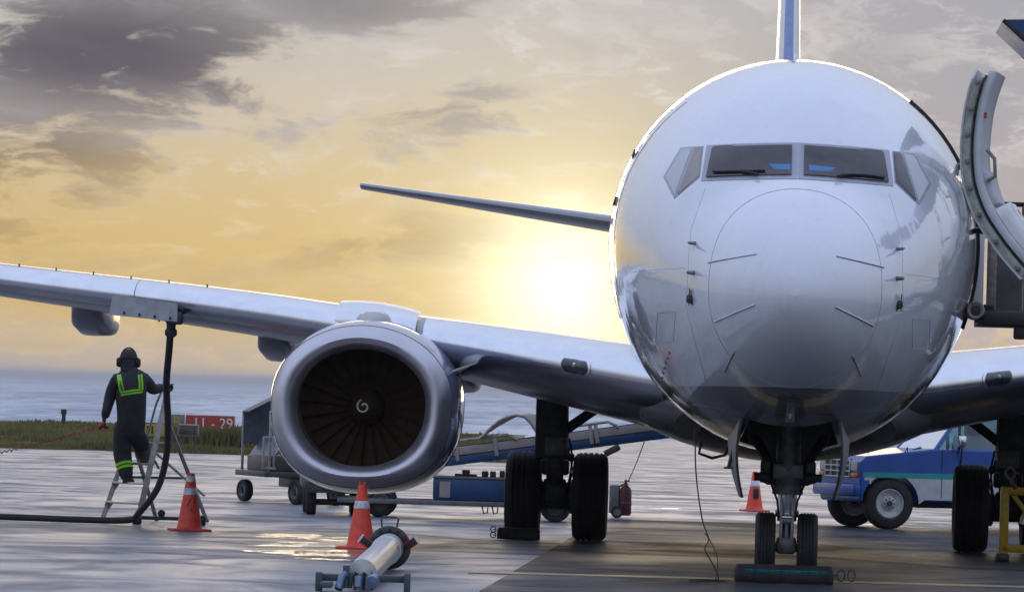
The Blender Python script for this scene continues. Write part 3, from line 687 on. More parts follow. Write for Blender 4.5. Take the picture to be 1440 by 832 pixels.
# ---------------- tail
def slab_foil(root, tip, m, name, n=2):
    """root and tip: (leading point, chord, thickness ratio, thickness axis)"""
    rings = []
    for (p, c, th, axv) in (root, tip):
        p = Vector(p); axv = Vector(axv); xs_ = [1, .8, .6, .4, .25, .12, .05, .015]
        rings.append([p + Vector((0, c * x, 0)) + axv * foil(x, th) * c for x in xs_] + [p] + [p + Vector((0, c * x, 0)) - axv * foil(x, th) * c for x in xs_[::-1]])
    return MB().loft(rings).build(name, m, AIR, 50)
FIN = slab_foil(((0, 26.9, 5.0), 7.2, .066, (1, 0, 0)), ((0, 33.4, 12.4), 2.3, .075, (1, 0, 0)), 'white_paint', 'tail_fin')
slab_foil(((0, 24.4, 5.1), 5.0, .018, (1, 0, 0)), ((0, 28.2, 6.9), 2.0, .04, (1, 0, 0)), 'white_paint', 'dorsal_fin')
q = MB(); rr = []
for k in range(9):
    u = k / 8; p = Vector((0, 26.9 + 6.5 * u, 5.0 + 7.4 * u)); c = 7.2 - 4.9 * u
    rr.append([p + Vector((s_ * foil(x, .067) * c, c * x - .012, 0)) for s_, x in ((-1, .020), (-1, .010), (-1, .003), (1, .0), (1, .003), (1, .010), (1, .020))])
mat('fin_blue', (.22, .30, .52), .35, var=.1); q.loft(rr, False, False).build('leading_edge_strip', 'fin_blue', FIN, 60)
for s in (-1, 1):
    H = slab_foil(((s * .6, 29.5, 4.40), 3.9, .09, (0, 0, 1)), ((s * 6.93, 33.6, 5.30), 1.2, .09, (0, 0, 1)), 'wing_paint', 'tailplane')

# ---------------- wheels and landing gear
def make_wheel(name, rad, wd, rim, parent, loc):
    h = wd / 2; prof = [(rim, -h * .72), (rim + .03, -h * .86), (rad * .80, -h * 1.0), (rad * .90, -h * .97), (rad * .965, -h * .80), (rad * .99, -h * .62)]
    for gx in (-.48, -.16, .16, .48):
        prof += [(rad, h * (gx - .07)), (rad * .975, h * (gx - .05)), (rad * .975, h * (gx + .05)), (rad, h * (gx + .07))]
    prof += [(rad * .99, h * .62), (rad * .965, h * .80), (rad * .90, h * .97), (rad * .80, h), (rim + .03, h * .86), (rim, h * .72)]
    ty = MB().lathe(prof, (0, 0, 0), (1, 0, 0), 48).build(name, 'rubber', parent, 35, loc)
    MB().lathe([(rim, -h * .74), (rim * .95, -h * .62), (rim * .6, -h * .45), (rim * .35, -h * .55), (.0, -h * .6)], (0, 0, 0), (1, 0, 0), 24).lathe([(rim, h * .74), (rim * .95, h * .62), (rim * .6, h * .45), (rim * .35, h * .55), (.0, h * .6)], (0, 0, 0), (1, 0, 0), 24).build('wheel_hub', 'gear_grey', ty)
    return ty
for s in (-1, 1): make_wheel('nose_wheel', .343, .20, .19, AIR, (s * .205, 0, .338))
NG = MB().tube([(0, .0, .34), (0, -.03, .66)], .062, 20).tube([(0, -.03, .60), (0, -.06, .94)], .095, 20).tube([(0, -.03, .64), (0, -.034, .70)], .115, 20).build('nose_gear_strut', 'chrome', AIR)
mat('strut_white', (.50, .50, .50), .4, var=.15, dirt=.45, scale=12)
MB().tube([(0, -.06, .90), (0, -.16, 1.75)], .12, 20).tube([(0, -.06, .86), (0, -.065, .95)], .15, 20).build('outer_cylinder', 'gear_grey', AIR)
MB().tube([(-.30, 0, .34), (.30, 0, .34)], .045, 14).box((0, -.01, .36), (.20, .2, .17), b=.04).build('axle', 'gear_grey', AIR)
for s in (-1, 1):
    MB().box((s * .055, -.13, .50), (.03, .05, .28), Matrix.Rotation(R(20), 3, 'X'), .01).build('torque_link', 'strut_white', AIR)
    MB().box((s * .055, -.13, .76), (.03, .05, .26), Matrix.Rotation(R(-20), 3, 'X'), .01).build('torque_link', 'strut_white', AIR)
    MB().tube([(s * .26, -.02, 1.02), (s * .10, -.05, 1.0)], .055, 14).tube([(s * .24, -.02, 1.02), (s * .33, -.02, 1.02)], .04, 12).box((s * .22, -.06, 1.12), (.10, .12, .12), b=.02).build('steering_actuator', 'dark_metal', AIR)
    MB().tube([(s * .13, .05, 1.05), (s * .36, .30, 1.45)], .05, 10).build('drag_brace', 'dark_metal', AIR)
    MB().tube([(s * .07, -.10, .60), (s * .10, -.16, .80), (s * .16, -.12, .95), (s * .17, -.08, 1.1)], .012, 6).build('hydraulic_line', 'black', AIR)
MB().box((0, -.17, .62), (.10, .06, .10), b=.02).tube([(-.05, -.17, .635), (.05, -.17, .635)], .035, 12).build('link_pivot', 'chrome', AIR)
MB().box((0, -.15, 1.08), (.30, .10, .15), b=.02).build('taxi_light_housing', 'gear_grey', AIR)
for s in (-1, 1): MB().lathe([(0, 0), (.045, .004), (.05, .02)], (s * .07, -.207, 1.08), (0, 1, 0), 16).build('taxi_light', 'gear_grey', AIR)
# wheel well: closed dark box with a tapering front bulkhead, plus its two doors
MB().add([(-.50, -1.65, 1.62), (.50, -1.65, 1.62), (.50, .5, 1.42), (-.50, .5, 1.42), (-.50, -1.65, 2.1), (.50, -1.65, 2.1), (.50, .5, 2.1), (-.50, .5, 2.1)], [(4, 5, 6, 7), (0, 1, 5, 4), (3, 2, 6, 7), (0, 3, 7, 4), (1, 2, 6, 5)]).build('wheel_well', 'dark_metal', AIR, 0)
MB().prism([(-.42, 1.50), (.42, 1.50), (.40, 1.36), (.27, 1.24), (.25, 1.12), (.30, 1.0), (.20, .94), (-.20, .94), (-.30, 1.0), (-.25, 1.12), (-.27, 1.24), (-.40, 1.36)], (0, .24, 0), (1, 0, 0), (0, 0, 1), -.12).build('strut_bulkhead', 'dark_metal', AIR, 20)
for s in (-1, 1):
    rr = []
    for k in range(13):
        u = k / 12; z = 1.58 - .76 * u; x = s * (.485 + .035 * math.sin(u * 3.0) - .06 * u * u)
        y0 = -1.55 + .85 * u ** 1.6; y1 = .42 - .50 * u ** 2
        o2 = s * .085 * (1 - .8 * u); rr.append([(x - o2 * .4, y0, z), (x - o2 * .4 + s * .025, y0, z), (x + o2 + s * .025, y1, z), (x + o2, y1, z)])
    MB().loft(rr).build('nose_gear_door', 'gear_grey', AIR, 40)
MB().tube([(-.50, -.35, 1.42), (-.58, -.5, 1.10)], [.03, .018], 8).box((-.578, -.5, 1.10), (.09, .03, .02)).build('door_link', 'dark_metal', AIR)
# main gear
for s in (-1, 1):
    for dl in (-.43, .43): make_wheel('main_wheel', .565, .44, .27, AIR, (s * 2.86 + dl, 15.6, .56))
    MB().tube([(s * 2.88, 15.6, .5), (s * 2.90, 15.6, 1.15)], .11, 18).tube([(s * 2.89, 15.6, 1.0), (s * 2.94, 15.55, 2.5)], [.17, .19], 20).tube([(s * 2.88, 15.6, .40), (s * 2.88, 15.6, .74)], .16, 16).build('main_gear_strut', 'dark_metal', AIR)
    MB().box((s * 2.94, 15.25, 1.66), (.40, .05, 1.22), b=.015).build('strut_door', 'dark_metal', AIR)
    MB().box((s * 3.22, 15.5, 2.02), (.10, .5, .36), b=.02).build('gear_door', 'wing_paint', AIR)
    MB().tube([(s * 2.48, 15.6, .56), (s * 3.24, 15.6, .56)], .09, 14).build('axle', 'dark_metal', AIR)
    MB().box((s * 2.88, 15.42, .62), (.30, .16, .34), b=.05).box((s * 2.88, 15.4, .93), (.36, .14, .20), b=.04).build('torque_link_fork', 'dark_metal', AIR)
    MB().box((s * 2.88, 15.28, 1.20), (.30, .12, .26), b=.03).build('hydraulic_manifold', 'gear_grey', AIR)
    MB().tube([(s * 2.78, 15.6, 1.40), (s * 1.9, 15.6, 2.05)], .065, 12).build('side_brace', 'dark_metal', AIR)
    MB().box((s * 2.88, 15.34, .80), (.22, .06, .36), Matrix.Rotation(R(18), 3, 'X'), .02).box((s * 2.88, 15.3, 1.06), (.20, .06, .30), Matrix.Rotation(R(-16), 3, 'X'), .02).build('torque_link', 'dark_metal', AIR)
    for sg in (-1, 1):
        MB().tube([(s * 2.88 + sg * .13, 15.4, .55), (s * 2.88 + sg * .19, 15.35, .8), (s * 2.88 + sg * .22, 15.38, 1.05), (s * 2.88 + sg * .17, 15.4, 1.3)], .016, 6).tube([(s * 2.88 + sg * .15, 15.42, .62), (s * 2.88 + sg * .23, 15.36, .88), (s * 2.88 + sg * .16, 15.38, 1.18)], .012, 6).box((s * 2.88 + sg * .2, 15.42, 1.06), (.08, .1, .10), b=.02).build('brake_line', 'black', AIR)
        MB().lathe([(.20, -.05), (.22, -.03), (.22, .03), (.20, .05)], (s * 2.88 + sg * .215, 15.6, .56), (1, 0, 0), 20).build('brake', 'dark_metal', AIR)
# drain hose loop and blade antenna under the belly
MB().tube([(-.95, 8.6, 1.33), (-.97, 8.6, 1.19), (-.82, 8.6, 1.14), (-.67, 8.6, 1.18), (-.64, 8.6, 1.27)], .02, 6).build('drain_hose', 'black', AIR)
# ================================================================== GROUND EQUIPMENT
def wheel_y(name, rad, wd, parent, loc, axis=(0, 1, 0), rim_m='rim_white', studs=True):
    """road wheel about a horizontal axis: tyre with its rim as a sub-part"""
    ax_ = Vector(axis).normalized(); h = wd / 2; rim = rad * .58
    prof = [(rim, -h * .8), (rim + .02, -h), (rad * .86, -h), (rad * .96, -h * .82), (rad, -h * .5), (rad, h * .5), (rad * .96, h * .82), (rad * .86, h), (rim + .02, h), (rim, h * .8)]
    ty = MB().lathe(prof, (0, 0, 0), ax_, 36).build(name, 'rubber', parent, 40, loc)
    for sg in (-1, 1):
        r_ = MB().lathe([(rim, sg * h * .82), (rim * .93, sg * h * .9), (rim * .86, sg * h * .6), (rim * .55, sg * h * .35), (rim * .40, sg * h * .62), (rim * .22, sg * h * .70), (.0, sg * h * .72)], (0, 0, 0), ax_, 28).build('rim', rim_m, ty)
        if studs:
            u, v = frame(ax_); q = MB()
            for k in range(8):
                a = 2 * math.pi * k / 8; p = ax_ * sg * h * .62 + (u * math.cos(a) + v * math.sin(a)) * rim * .34
                q.tube([p, p + ax_ * sg * .03], .012, 6)
            q.tube([ax_ * sg * h * .5, ax_ * sg * h * .95], rim * .2, 14).build('wheel_nuts', 'dark_metal', ty)
    return ty

# ---------------- traffic cones
def make_cone(label, loc, rz, kind):
    C_ = thing('traffic_cone', label, 'cone', loc, rz, 'orange traffic cones set round the aircraft')
    H = .73; r0, r1 = .160, .045
    def rad(z): return r0 + (r1 - r0) * (z - .03) / (H - .03)
    q = MB(); q.lathe([(r0 + .012, .028), (r0, .045)] + [(rad(z), z) for z in (.1, .3, .5, .65, H - .005)] + [(r1 - .012, H), (r1 - .014, H - .03), (r1 - .016, .5)], (0, 0, 0), (0, 0, 1), 36)
    if kind == 'notched':
        pass
    q.build('cone_body', 'orange', C_, 50)
    MB().box((0, 0, .016), (.50, .50, .032), b=.012).build('base_plate', 'orange', C_)
    if kind == 'notched':
        for k in range(4): MB().box((.034 * math.cos(k * 1.57 + .78), .034 * math.sin(k * 1.57 + .78), H + .012), (.022, .022, .03), Matrix.Rotation(k * 1.57 + .78, 3, 'Z'), .004).build('cone_tip', 'orange', C_)
    for z0, z1 in {'double': ((.455, .545), (.62, .695)), 'notched': ((.46, .545),), 'small': ((.46, .56),)}[kind]:
        bd = MB().lathe([(rad(z0) + .001, z0), (rad(z0) + .004, z0 + .002), (rad(z1) + .004, z1 - .002), (rad(z1) + .001, z1)], (0, 0, 0), (0, 0, 1), 36).build('reflective_band', 'reflective', C_, 50)
        if kind == 'notched':
            # lettering bent round the band
            me = text_mesh('ICAO', .085); rr = rad((z0 + z1) / 2) + .006
            for v in me.vertices:
                a = v.co.x * .8 / rr; v.co = Vector((rr * math.sin(a), -rr * math.cos(a) - v.co.z * .4, (z0 + z1) / 2 + v.co.y - .002 - 0.0))
            me.materials.clear(); me.materials.append(MATS['sign_white']); lo = bpy.data.objects.new('lettering', me); COL.objects.link(lo); lo.parent = bd
    if kind == 'double':
        mat('scuff', (.05, .03, .03), .8)
        for (x, z, ln, an) in ((-.03, .36, .10, 25), (.0, .27, .05, -15), (-.01, .585, .03, 0), (.04, .38, .08, 12)):
            rr = rad(z) + .001; a = x / rr
            MB().box((rr * math.sin(a), -rr * math.cos(a), z), (.012, .004, ln), Matrix.Rotation(a, 3, 'Z') @ Matrix.Rotation(R(an), 3, 'Y') @ Matrix.Rotation(R(-9), 3, 'X')).build('scuff_mark', 'scuff', C_, 0)
    return C_
make_cone('orange traffic cone with two grey bands and black scuffs beside the step ladder', (-3.98, 64.7, 0), .2, 'double')
make_cone('orange traffic cone with a notched tip and lettered grey band under the engine inlet', (-1.63, 58.1, 0), -.15, 'notched')
c3 = make_cone('orange traffic cone with a black device strapped on, behind the nose wheels', (4.55, 94, .0), .1, 'small')
MB().box((.0, -.155, .33), (.10, .07, .18), b=.015).build('strapped_device', 'black', c3)

# ---------------- wheel chocks
def chock_profile(w_, h_): return [(-w_ * .36, 0), (w_ * .36, 0), (w_ * .48, h_ * .18), (w_ * .5, h_ * .45), (w_ * .42, h_ * .75), (w_ * .25, h_ * .95), (0, h_), (-w_ * .25, h_ * .95), (-w_ * .42, h_ * .75), (-w_ * .5, h_ * .45), (-w_ * .48, h_ * .18)]
NGP = Vector((2.7409, 50.0415, 0))
ck = thing('wheel_chock', 'long black rubber chock with a teal stripe lying before the nose wheels', 'chock', (2.70, 49.52, 0.008), -.02)
MB().loft([[(x, p[0] * k, p[1] * k) for p in chock_profile(.20, .175)] for x, k in ((-.475, .80), (-.455, .97), (-.43, 1), (.43, 1), (.455, .97), (.475, .80))]).build('chock_body', 'rubber', ck, 40)
MB().box((.02, -.093, .112), (.80, .012, .022), Matrix.Rotation(R(25), 3, 'X')).build('stripe', 'teal_stripe', ck, 0)
for k in range(2):
    ring = [(.55 + .10 * k + .035 * math.cos(a), -.02, .09 + .055 * math.sin(a)) for a in [2 * math.pi * j / 14 for j in range(15)]]
    MB().tube(ring, .009, 6, False).build('pull_ring', 'dark_metal', ck)
MB().tube([(.47, -.02, .09), (.52, -.02, .09)], .01, 6).build('pull_rope', 'black', ck)
ck2 = thing('wheel_chock', 'short black rubber chock against the main wheels beside the engine', 'chock', (0.17, 64.95, .008), -.05)
MB().loft([[(x, p[0] * k, p[1] * k) for p in chock_profile(.17, .15)] for x, k in ((-.27, .85), (-.25, 1), (.25, 1), (.27, .85))]).build('chock_body', 'rubber', ck2, 25)
for k in range(2):
    MB().tube([(-.32, -.02 , .05 + .07 * k + .03 * 0) for _ in range(1)] + [(-.32 + .035 * math.cos(a), -.02, .05 + .07 * k + .035 * math.sin(a)) for a in [math.pi / 9 * j for j in range(19)]], .008, 6, False).build('pull_ring', 'dark_metal', ck2)

# ---------------- tow bar lying in the foreground
tb = thing('tow_bar', 'silver aircraft tow bar with a flanged head lying on the wet apron', 'tow bar', (0, 0, 0))
h0, h1 = Vector((-1.135, 50.4, .215)), Vector((-1.21, 43.75, .15))
mat('tow_silver', (.55, .56, .58), .33, .75, var=.14, scale=7, dirt=.35, dirtcol=(.2, .2, .2))
ax_ = (h1 - h0).normalized(); ua, va_ = frame(ax_)
MB().lathe([(.0, 0), (.145, .0), (.145, .9), (.148, .905), (.148, .93), (.140, .935), (.130, 2.2), (.125, 6.6), (.0, 6.61)], h0, ax_, 32).build('tube', 'tow_silver', tb, 40)
MB().lathe([(.0, -.06), (.20, -.06), (.214, -.05), (.214, .015), (.205, .02), (.156, .02)], h0, ax_, 36).build('flange', 'dark_metal', tb, 30)
for k in range(5):
    a = R(30 + 30 * k); p = h0 + Vector((math.cos(a), 0, math.sin(a))) * .18 + ax_ * .02
    MB().tube([p, p + ax_ * .03], .018, 6).build('bolt', 'black', tb)
for s in (-1, 1):
    o = h0 + Vector((s * .215, -.25, .05)); rt = Matrix.Rotation(-s * R(35), 3, 'Y')
    pl = MB().box(o, (.13, .10, .075), rt, .01).build('side_lug', 'black', tb)
    for e in (-1, 1): MB().box(o + rt @ Vector((0, -.052, e * .034)), (.13, .012, .010), rt).build('red_edge', 'red', pl, 0)
    MB().box(o + rt @ Vector((s * .072, -.01, 0)), (.02, .09, .085), rt).build('white_cap', 'sign_white', pl, 0)
MB().tube([h0 + Vector((-.075, 0, .20)), h0 + Vector((-.085, 0, .285)), h0 + Vector((-.06, 0, .305)), h0 + Vector((.06, 0, .30)), h0 + Vector((.085, 0, .28)), h0 + Vector((.07, 0, .20))], .009, 8).build('handle', 'dark_metal', tb)
mat('slate', (.075, .09, .11), .5, .3, var=.2, dirt=.3)
MB().box((-1.20, 43.70, .115), (.80, .06, .06), b=.01).box((-1.57, 43.65, .08), (.06, .12, .16), b=.012).box((-0.82, 43.65, .085), (.055, .14, .17), b=.012).box((-1.50, 43.50, .06), (.10, .3, .05), b=.01).build('cross_beam', 'slate', tb, 30)
for x, r_, hh in ((-1.34, .030, .22), (-1.30, .018, .16)):
    MB().tube([(x, 43.62, .03), (x, 43.63, hh)], r_, 10).build('pin', 'slate', tb)
mat('pale_blue_metal', (.16, .22, .32), .35, .6, var=.2, scale=10)
MB().tube([(-1.40, 43.55, .02), (-1.37, 43.60, .13), (-1.33, 43.60, .15)], .035, 10).build('shear_pin_housing', 'pale_blue_metal', tb)
MB().lathe([(0, -.07), (.055, -.06), (.062, 0), (.05, .07), (0, .08)], (-1.11, 43.50, .10), (.1, 1, .2), 18).lathe([(0, -.05), (.035, -.04), (.035, .05), (0, .06)], (-1.23, 43.50, .085), (0, .2, 1), 14).build('valve', 'pale_blue_metal', tb)
for k in range(3): MB().tube([(-1.26 + .07 * k, 43.58, .02), (-1.26 + .07 * k, 43.60, .145), (-1.25 + .07 * k, 43.60, .165)], [.014, .018, .022], 8).build('lever', 'black', tb)

# ---------------- belt loader behind the main gear
bl = thing('belt_loader', 'belt loader with blue-edged conveyor boom and blue engine box behind the main gear', 'belt loader', (0, 0, 0))
p0, p1 = Vector((-3.0, 78, .56)), Vector((2.62, 78, 1.44)); dv = (p1 - p0); L_ = dv.length; an = math.atan2(dv.z, dv.x); RB = Matrix.Rotation(-an, 3, 'Y')
def bp_(u, y, z): return p0 + RB @ Vector((u * L_, y, z))
mid = bp_(.5, 0, 0)
MB().box(bp_(.5, 0, -.02), (L_, .80, .14), RB, .02).build('boom_lower_rail', 'deep_blue', bl)
MB().box(bp_(.5, 0, .115), (L_ * .995, .84, .125), RB, .015).build('boom_upper_rail', 'beige', bl)
MB().box(bp_(.5, 0, .185), (L_ * .98, .62, .012), RB).build('conveyor_belt', 'rubber', bl)
MB().prism([(0, 0), (.12, 0), (.06, .10)], bp_(.955, -.423, -.06), RB @ Vector((1, 0, 0)), RB @ Vector((0, 0, 1)), .004).build('warning_triangle', 'sign_yellow', bl, 0)
for (u0, u1) in ((.30, .565), (.66, .835)):
    MB().tube([bp_(u0, -.44, .17), bp_(u0 + .012, -.44, .27), bp_(u1 - .025, -.44, .27), bp_(u1, -.44, .17)], .022, 8).build('guard_rail', 'old_alu', bl)
    for u in (u0 + .10, u1 - .06): MB().box(bp_(u, -.435, .12), (.06, .03, .30), RB, .008).build('rail_post', 'beige', bl)
ar = [(-.44, 1.24), (-.36, 1.31), (-.26, 1.42), (-.15, 1.52), (-.02, 1.59), (.12, 1.62), (.24, 1.60), (.33, 1.52), (.40, 1.42), (.47, 1.32)]
up_ = lambda p, d: (p[0], p[1] + d)
MB().loft([[(x, 77.45, z), (x + .17 * min(1, k / 3), 78.05, z + .02), (x + .17 * min(1, k / 3), 78.05, z), (x, 77.45, z - .02)] for k, (x, z) in enumerate(ar)]).build('hood_sheet', 'old_alu', bl, 50)
MB().tube([(x, 77.44, z - .02) for x, z in ar] + [(.60, 77.44, 1.24), (.72, 77.5, 1.22)], .022, 8).build('hood_frame', 'old_alu', bl)
MB().tube([(.44, 77.5, 1.30), (.58, 77.5, 1.36), (.72, 77.5, 1.40)], .018, 8).build('hood_strut', 'old_alu', bl)
MB().tube([(1.15, 77.6, .86), (1.45, 77.6, 1.03)], .045, 8).box((1.58, 77.6, 1.11), (.26, .1, .10), Matrix.Rotation(R(-28), 3, 'Y'), .02).build('boom_support_arm', 'dark_metal', bl)
MB().box((-.75, 78.2, .245), (3.6, 1.5, .075), b=.015).build('chassis_deck', 'cart_grey', bl)
MB().box((-.40, 78.2, .455), (1.42, 1.2, .33), b=.02).build('engine_box', 'deep_blue', bl)
MB().box((-.93, 77.595, .45), (.16, .02, .24)).build('vent_grille', 'beige', bl)
MB().box((-.40, 78.2, .635), (1.46, 1.24, .035), b=.01).build('engine_cover', 'cart_grey', bl)
for x, sx_, sz in ((-.62, .34, .04), (-.62, .12, .10), (-.33, .10, .09), (-.21, .09, .09), (-.07, .08, .10)): MB().box((x, 78.0, .65 + sz / 2), (sx_, .25, sz), b=.01).build('control_unit', 'dark_metal', bl)
for x in (-1.9, .75):
    for y in (77.65, 78.75): wheel_y('wheel', .235, .18, bl, (x, y, .235), rim_m='cart_grey')
for x in (-.32, -.17): MB().tube([(x - .04, 77.5, .21), (x - .01, 77.5, .10), (x + .04, 77.5, .12), (x + .05, 77.5, .2)], .012, 6).build('hanging_hose', 'black', bl)

# ---------------- baggage tractor hidden behind the engine, nose to the camera
bt = thing('baggage_tractor', 'dark baggage tractor standing behind the engine with only its wheels showing', 'tractor', (-2.62, 77.9, 0), .05)
MB().box((0, .9, .62), (1.0, 2.2, .42), b=.06).box((0, 1.3, .90), (.95, 1.1, .18), b=.05).build('body', 'cart_grey', bt)
MB().box((0, -.18, .42), (.86, .12, .16), b=.02).build('bumper', 'dark_metal', bt)
MB().tube([(-.34, .25, .2), (.34, .25, .2)], .05, 10).build('axle', 'dark_metal', bt)
for s in (-1, 1):
    wheel_y('wheel', .215, .155, bt, (s * .335, .25, .215), (1, 0, 0), 'dark_metal', False); wheel_y('wheel', .215, .17, bt, (s * .36, 1.7, .215), (1, 0, 0), 'dark_metal', False)
    MB().box((s * .33, .0, .62), (.12, .03, .1)).build('headlight', 'lining', bt)
MB().tube([(.05, -.1, .30), (.6, -.3, .26), (1.5, .0, .27)], .03, 8).build('tow_link', 'cart_grey', bt)

# ---------------- service cart at the far side of the engine
sc_ = thing('service_cart', 'grey two-axle service cart with slanted roof and blue panels behind the engine', 'cart', (-3.80, 88, 0), R(14))
mat('chute_blue', (.10, .12, .18), .35, .3, var=.2)
MB().box((.05, 0, .50), (1.35, 2.6, .10), b=.02).build('deck', 'dark_metal', sc_)
MB().box((.05, -.2, .68), (1.15, 1.9, .26), b=.02).build('lower_body', 'dark_metal', sc_)
MB().box((.35, .1, .36), (.5, 1.9, .18), b=.02).build('underframe', 'dark_metal', sc_)
for x, y, z in ((-.52, -1.2, 1.52), (-.02, -1.2, 1.50), (-.52, 1.2, 1.52), (.62, -1.2, 1.74), (.62, 1.2, 1.74)): MB().box((x, y, (.5 + z) / 2), (.045, .045, z - .5), b=.006).build('post', 'old_alu', sc_)
for y in (-1.2, 1.2):
    MB().tube([(-.54, y, 1.53), (-.02, y, 1.80), (.64, y, 1.80)], .028, 8).build('roof_rail', 'old_alu', sc_)
    MB().tube([(-.54, y, 1.50), (.0, y, 1.50)], .022, 8).build('cross_rail', 'old_alu', sc_)
MB().add([(-.54, .6, 1.54), (-.02, .6, 1.81), (-.02, 1.18, 1.81), (-.54, 1.18, 1.54), (-.54, .6, 1.56), (-.02, .6, 1.83), (-.02, 1.18, 1.83), (-.54, 1.18, 1.56)], [(0, 1, 2, 3), (7, 6, 5, 4), (0, 4, 5, 1), (1, 5, 6, 2), (2, 6, 7, 3), (3, 7, 4, 0)]).build('roof_panel', 'dark_metal', sc_, 0)
MB().prism([(-.52, 1.0), (.5, 1.0), (.5, 1.79), (-.02, 1.79), (-.52, 1.52)], (0, 1.16, 0), (1, 0, 0), (0, 0, 1), -.02).build('rear_panel', 'slate', sc_, 0)
MB().add([(-.02, -1.1, 1.42), (-.02, 1.1, 1.42), (-.42, 1.1, .80), (-.42, -1.1, .80), (-.02, -1.1, 1.39), (-.02, 1.1, 1.39), (-.42, 1.1, .77), (-.42, -1.1, .77)], [(0, 1, 2, 3), (7, 6, 5, 4), (0, 4, 5, 1), (1, 5, 6, 2), (2, 6, 7, 3), (3, 7, 4, 0)]).build('chute', 'chute_blue', sc_, 0)
MB().box((-.02, -1.02, 1.30), (.02, .9, .42)).build('side_panel', 'slate', sc_)
MB().box((.28, -1.22, 1.03), (.56, .04, .56), b=.01).build('front_panel', 'beige', sc_)
MB().box((.28, -1.235, .72), (.62, .04, .05), b=.008).build('panel_sill', 'old_alu', sc_)
for x in (-.64, -.46): MB().box((x, -1.25, .85), (.035, .035, .56), b=.006).build('gate_post', 'old_alu', sc_)
for z in (.60, 1.12): MB().box((-.53, -1.25, z), (.24, .03, .035), b=.006).build('gate_rail', 'old_alu', sc_)
for x, y, r_ in ((-.50, 1.0, .19), (-.06, -1.35, .21), (.62, -1.3, .21), (.5, 1.0, .19)): wheel_y('wheel', r_, .15, sc_, (x, y, r_), (-1, -.35, 0), 'cart_grey')
MB().tube([(-.06, -1.3, .28), (.62, -1.3, .28)], .03, 8).build('axle', 'dark_metal', sc_)

# ---------------- blue pickup truck behind the port main gear
tk = thing('pickup_truck', 'blue pickup truck with teal and white side stripes parked behind the main gear', 'truck', (5.72, 80.75, 0), R(15.5))
def arch(xc, r_, n=9): return [(xc - r_ * math.cos(math.pi * k / n), .40 + r_ * math.sin(math.pi * k / n)) for k in range(n + 1)]
side = [(-.50, .46)] + arch(0, .46) + [(.55, .44), (2.55, .44)] + arch(3.35, .46) + [(4.5, .5), (4.5, 1.16), (2.02, 1.16), (2.0, 1.27), (.72, 1.27), (.60, 1.25), (-.40, 1.13), (-.52, 1.02)]
body = MB().prism(side, (0, -.96, 0), (1, 0, 0), (0, 0, 1), -1.92).build('body', 'blue', tk, 30)
md = body.modifiers.new('edge', 'BEVEL'); md.width = .035; md.segments = 3; md.limit_method = 'ANGLE'; md.angle_limit = R(40)
def side_patch(name, m, poly, y=-.963): return MB().prism(poly, (0, y, 0), (1, 0, 0), (0, 0, 1), .004).build(name, m, tk, 0)
side_patch('white_flash', 'van_white', [(-.44, .755), (-.36, .755)] + [(p[0], p[1]) for p in [(.46 * -math.cos(a) * 1.02, .40 + .46 * math.sin(a) * 1.02) for a in [R(40 + 14 * k) for k in range(11)]]] + [(.56, .47), (2.45, .47), (2.5, .98), (1.12, .98), (1.42, .80), (-.44, .80)][0:])
side_patch('teal_stripe', 'teal', [(-.46, .80), (1.36, .80), (1.20, .89), (-.46, .875)], -.966)
side_patch('teal_stripe', 'teal', [(2.15, .80), (2.52, .80), (2.52, .88), (2.05, .88)], -.968)
# cab: pillars, roof, panes
def pil(name, a, b_, t_): MB().tube([a, b_], t_, 6).build(name, 'blue', tk, 40)
for s in (-1, 1):
    y0, y1 = s * .90, s * .74
    MB().loft([[(.72, y0, 1.25), (.80, y0, 1.25), (.80, y0 - s * .06, 1.25), (.72, y0 - s * .06, 1.25)], [(1.14, y1, 1.78), (1.20, y1, 1.78), (1.20, y1 - s * .05, 1.78), (1.14, y1 - s * .05, 1.78)]]).build('windshield_pillar', 'blue', tk)
    MB().loft([[(1.86, y0, 1.25), (2.02, y0, 1.25), (2.02, y0 - s * .06, 1.25), (1.86, y0 - s * .06, 1.25)], [(1.84, y1, 1.78), (1.98, y1, 1.78), (1.98, y1 - s * .05, 1.78), (1.84, y1 - s * .05, 1.78)]]).build('rear_pillar', 'blue', tk)
    MB().loft([[(1.12, y0 - s * .005, 1.25), (1.16, y0 - s * .005, 1.25), (1.16, y0 - s * .04, 1.25), (1.12, y0 - s * .04, 1.25)], [(1.19, y1, 1.78), (1.22, y1, 1.78), (1.22, y1 - s * .03, 1.78), (1.19, y1 - s * .03, 1.78)]]).build('quarter_pillar', 'black', tk)
    MB().add([(.80, y0 - s * .03, 1.26), (1.86, y0 - s * .03, 1.26), (1.84, y1 - s * .02, 1.77), (1.20, y1 - s * .02, 1.77)], [(0, 1, 2, 3)]).build('side_pane', 'van_glass', tk, 0)
    dr = side_patch('door_outline', 'deep_blue', [(.83, .50), (.842, .50), (.842, 1.24), (.83, 1.24)], s * .965 if s < 0 else .961)
    side_patch('door_outline', 'deep_blue', [(2.0, .50), (2.012, .50), (2.012, 1.24), (2.0, 1.24)], s * .965 if s < 0 else .961)
    MB().box((1.86, s * .975, 1.08), (.17, .02, .035), b=.006).build('door_handle', 'black', tk)
    mr = MB().box((1.10, s * 1.10, 1.40), (.10, .20, .18), b=.03).build('mirror', 'chrome', tk)
    MB().tube([(1.10, s * .96, 1.22), (1.10, s * 1.06, 1.33), (1.10, s * 1.08, 1.42)], .016, 6).tube([(1.14, s * .97, 1.02), (1.12, s * 1.08, 1.30)], .014, 6).build('mirror_bracket', 'black', mr)
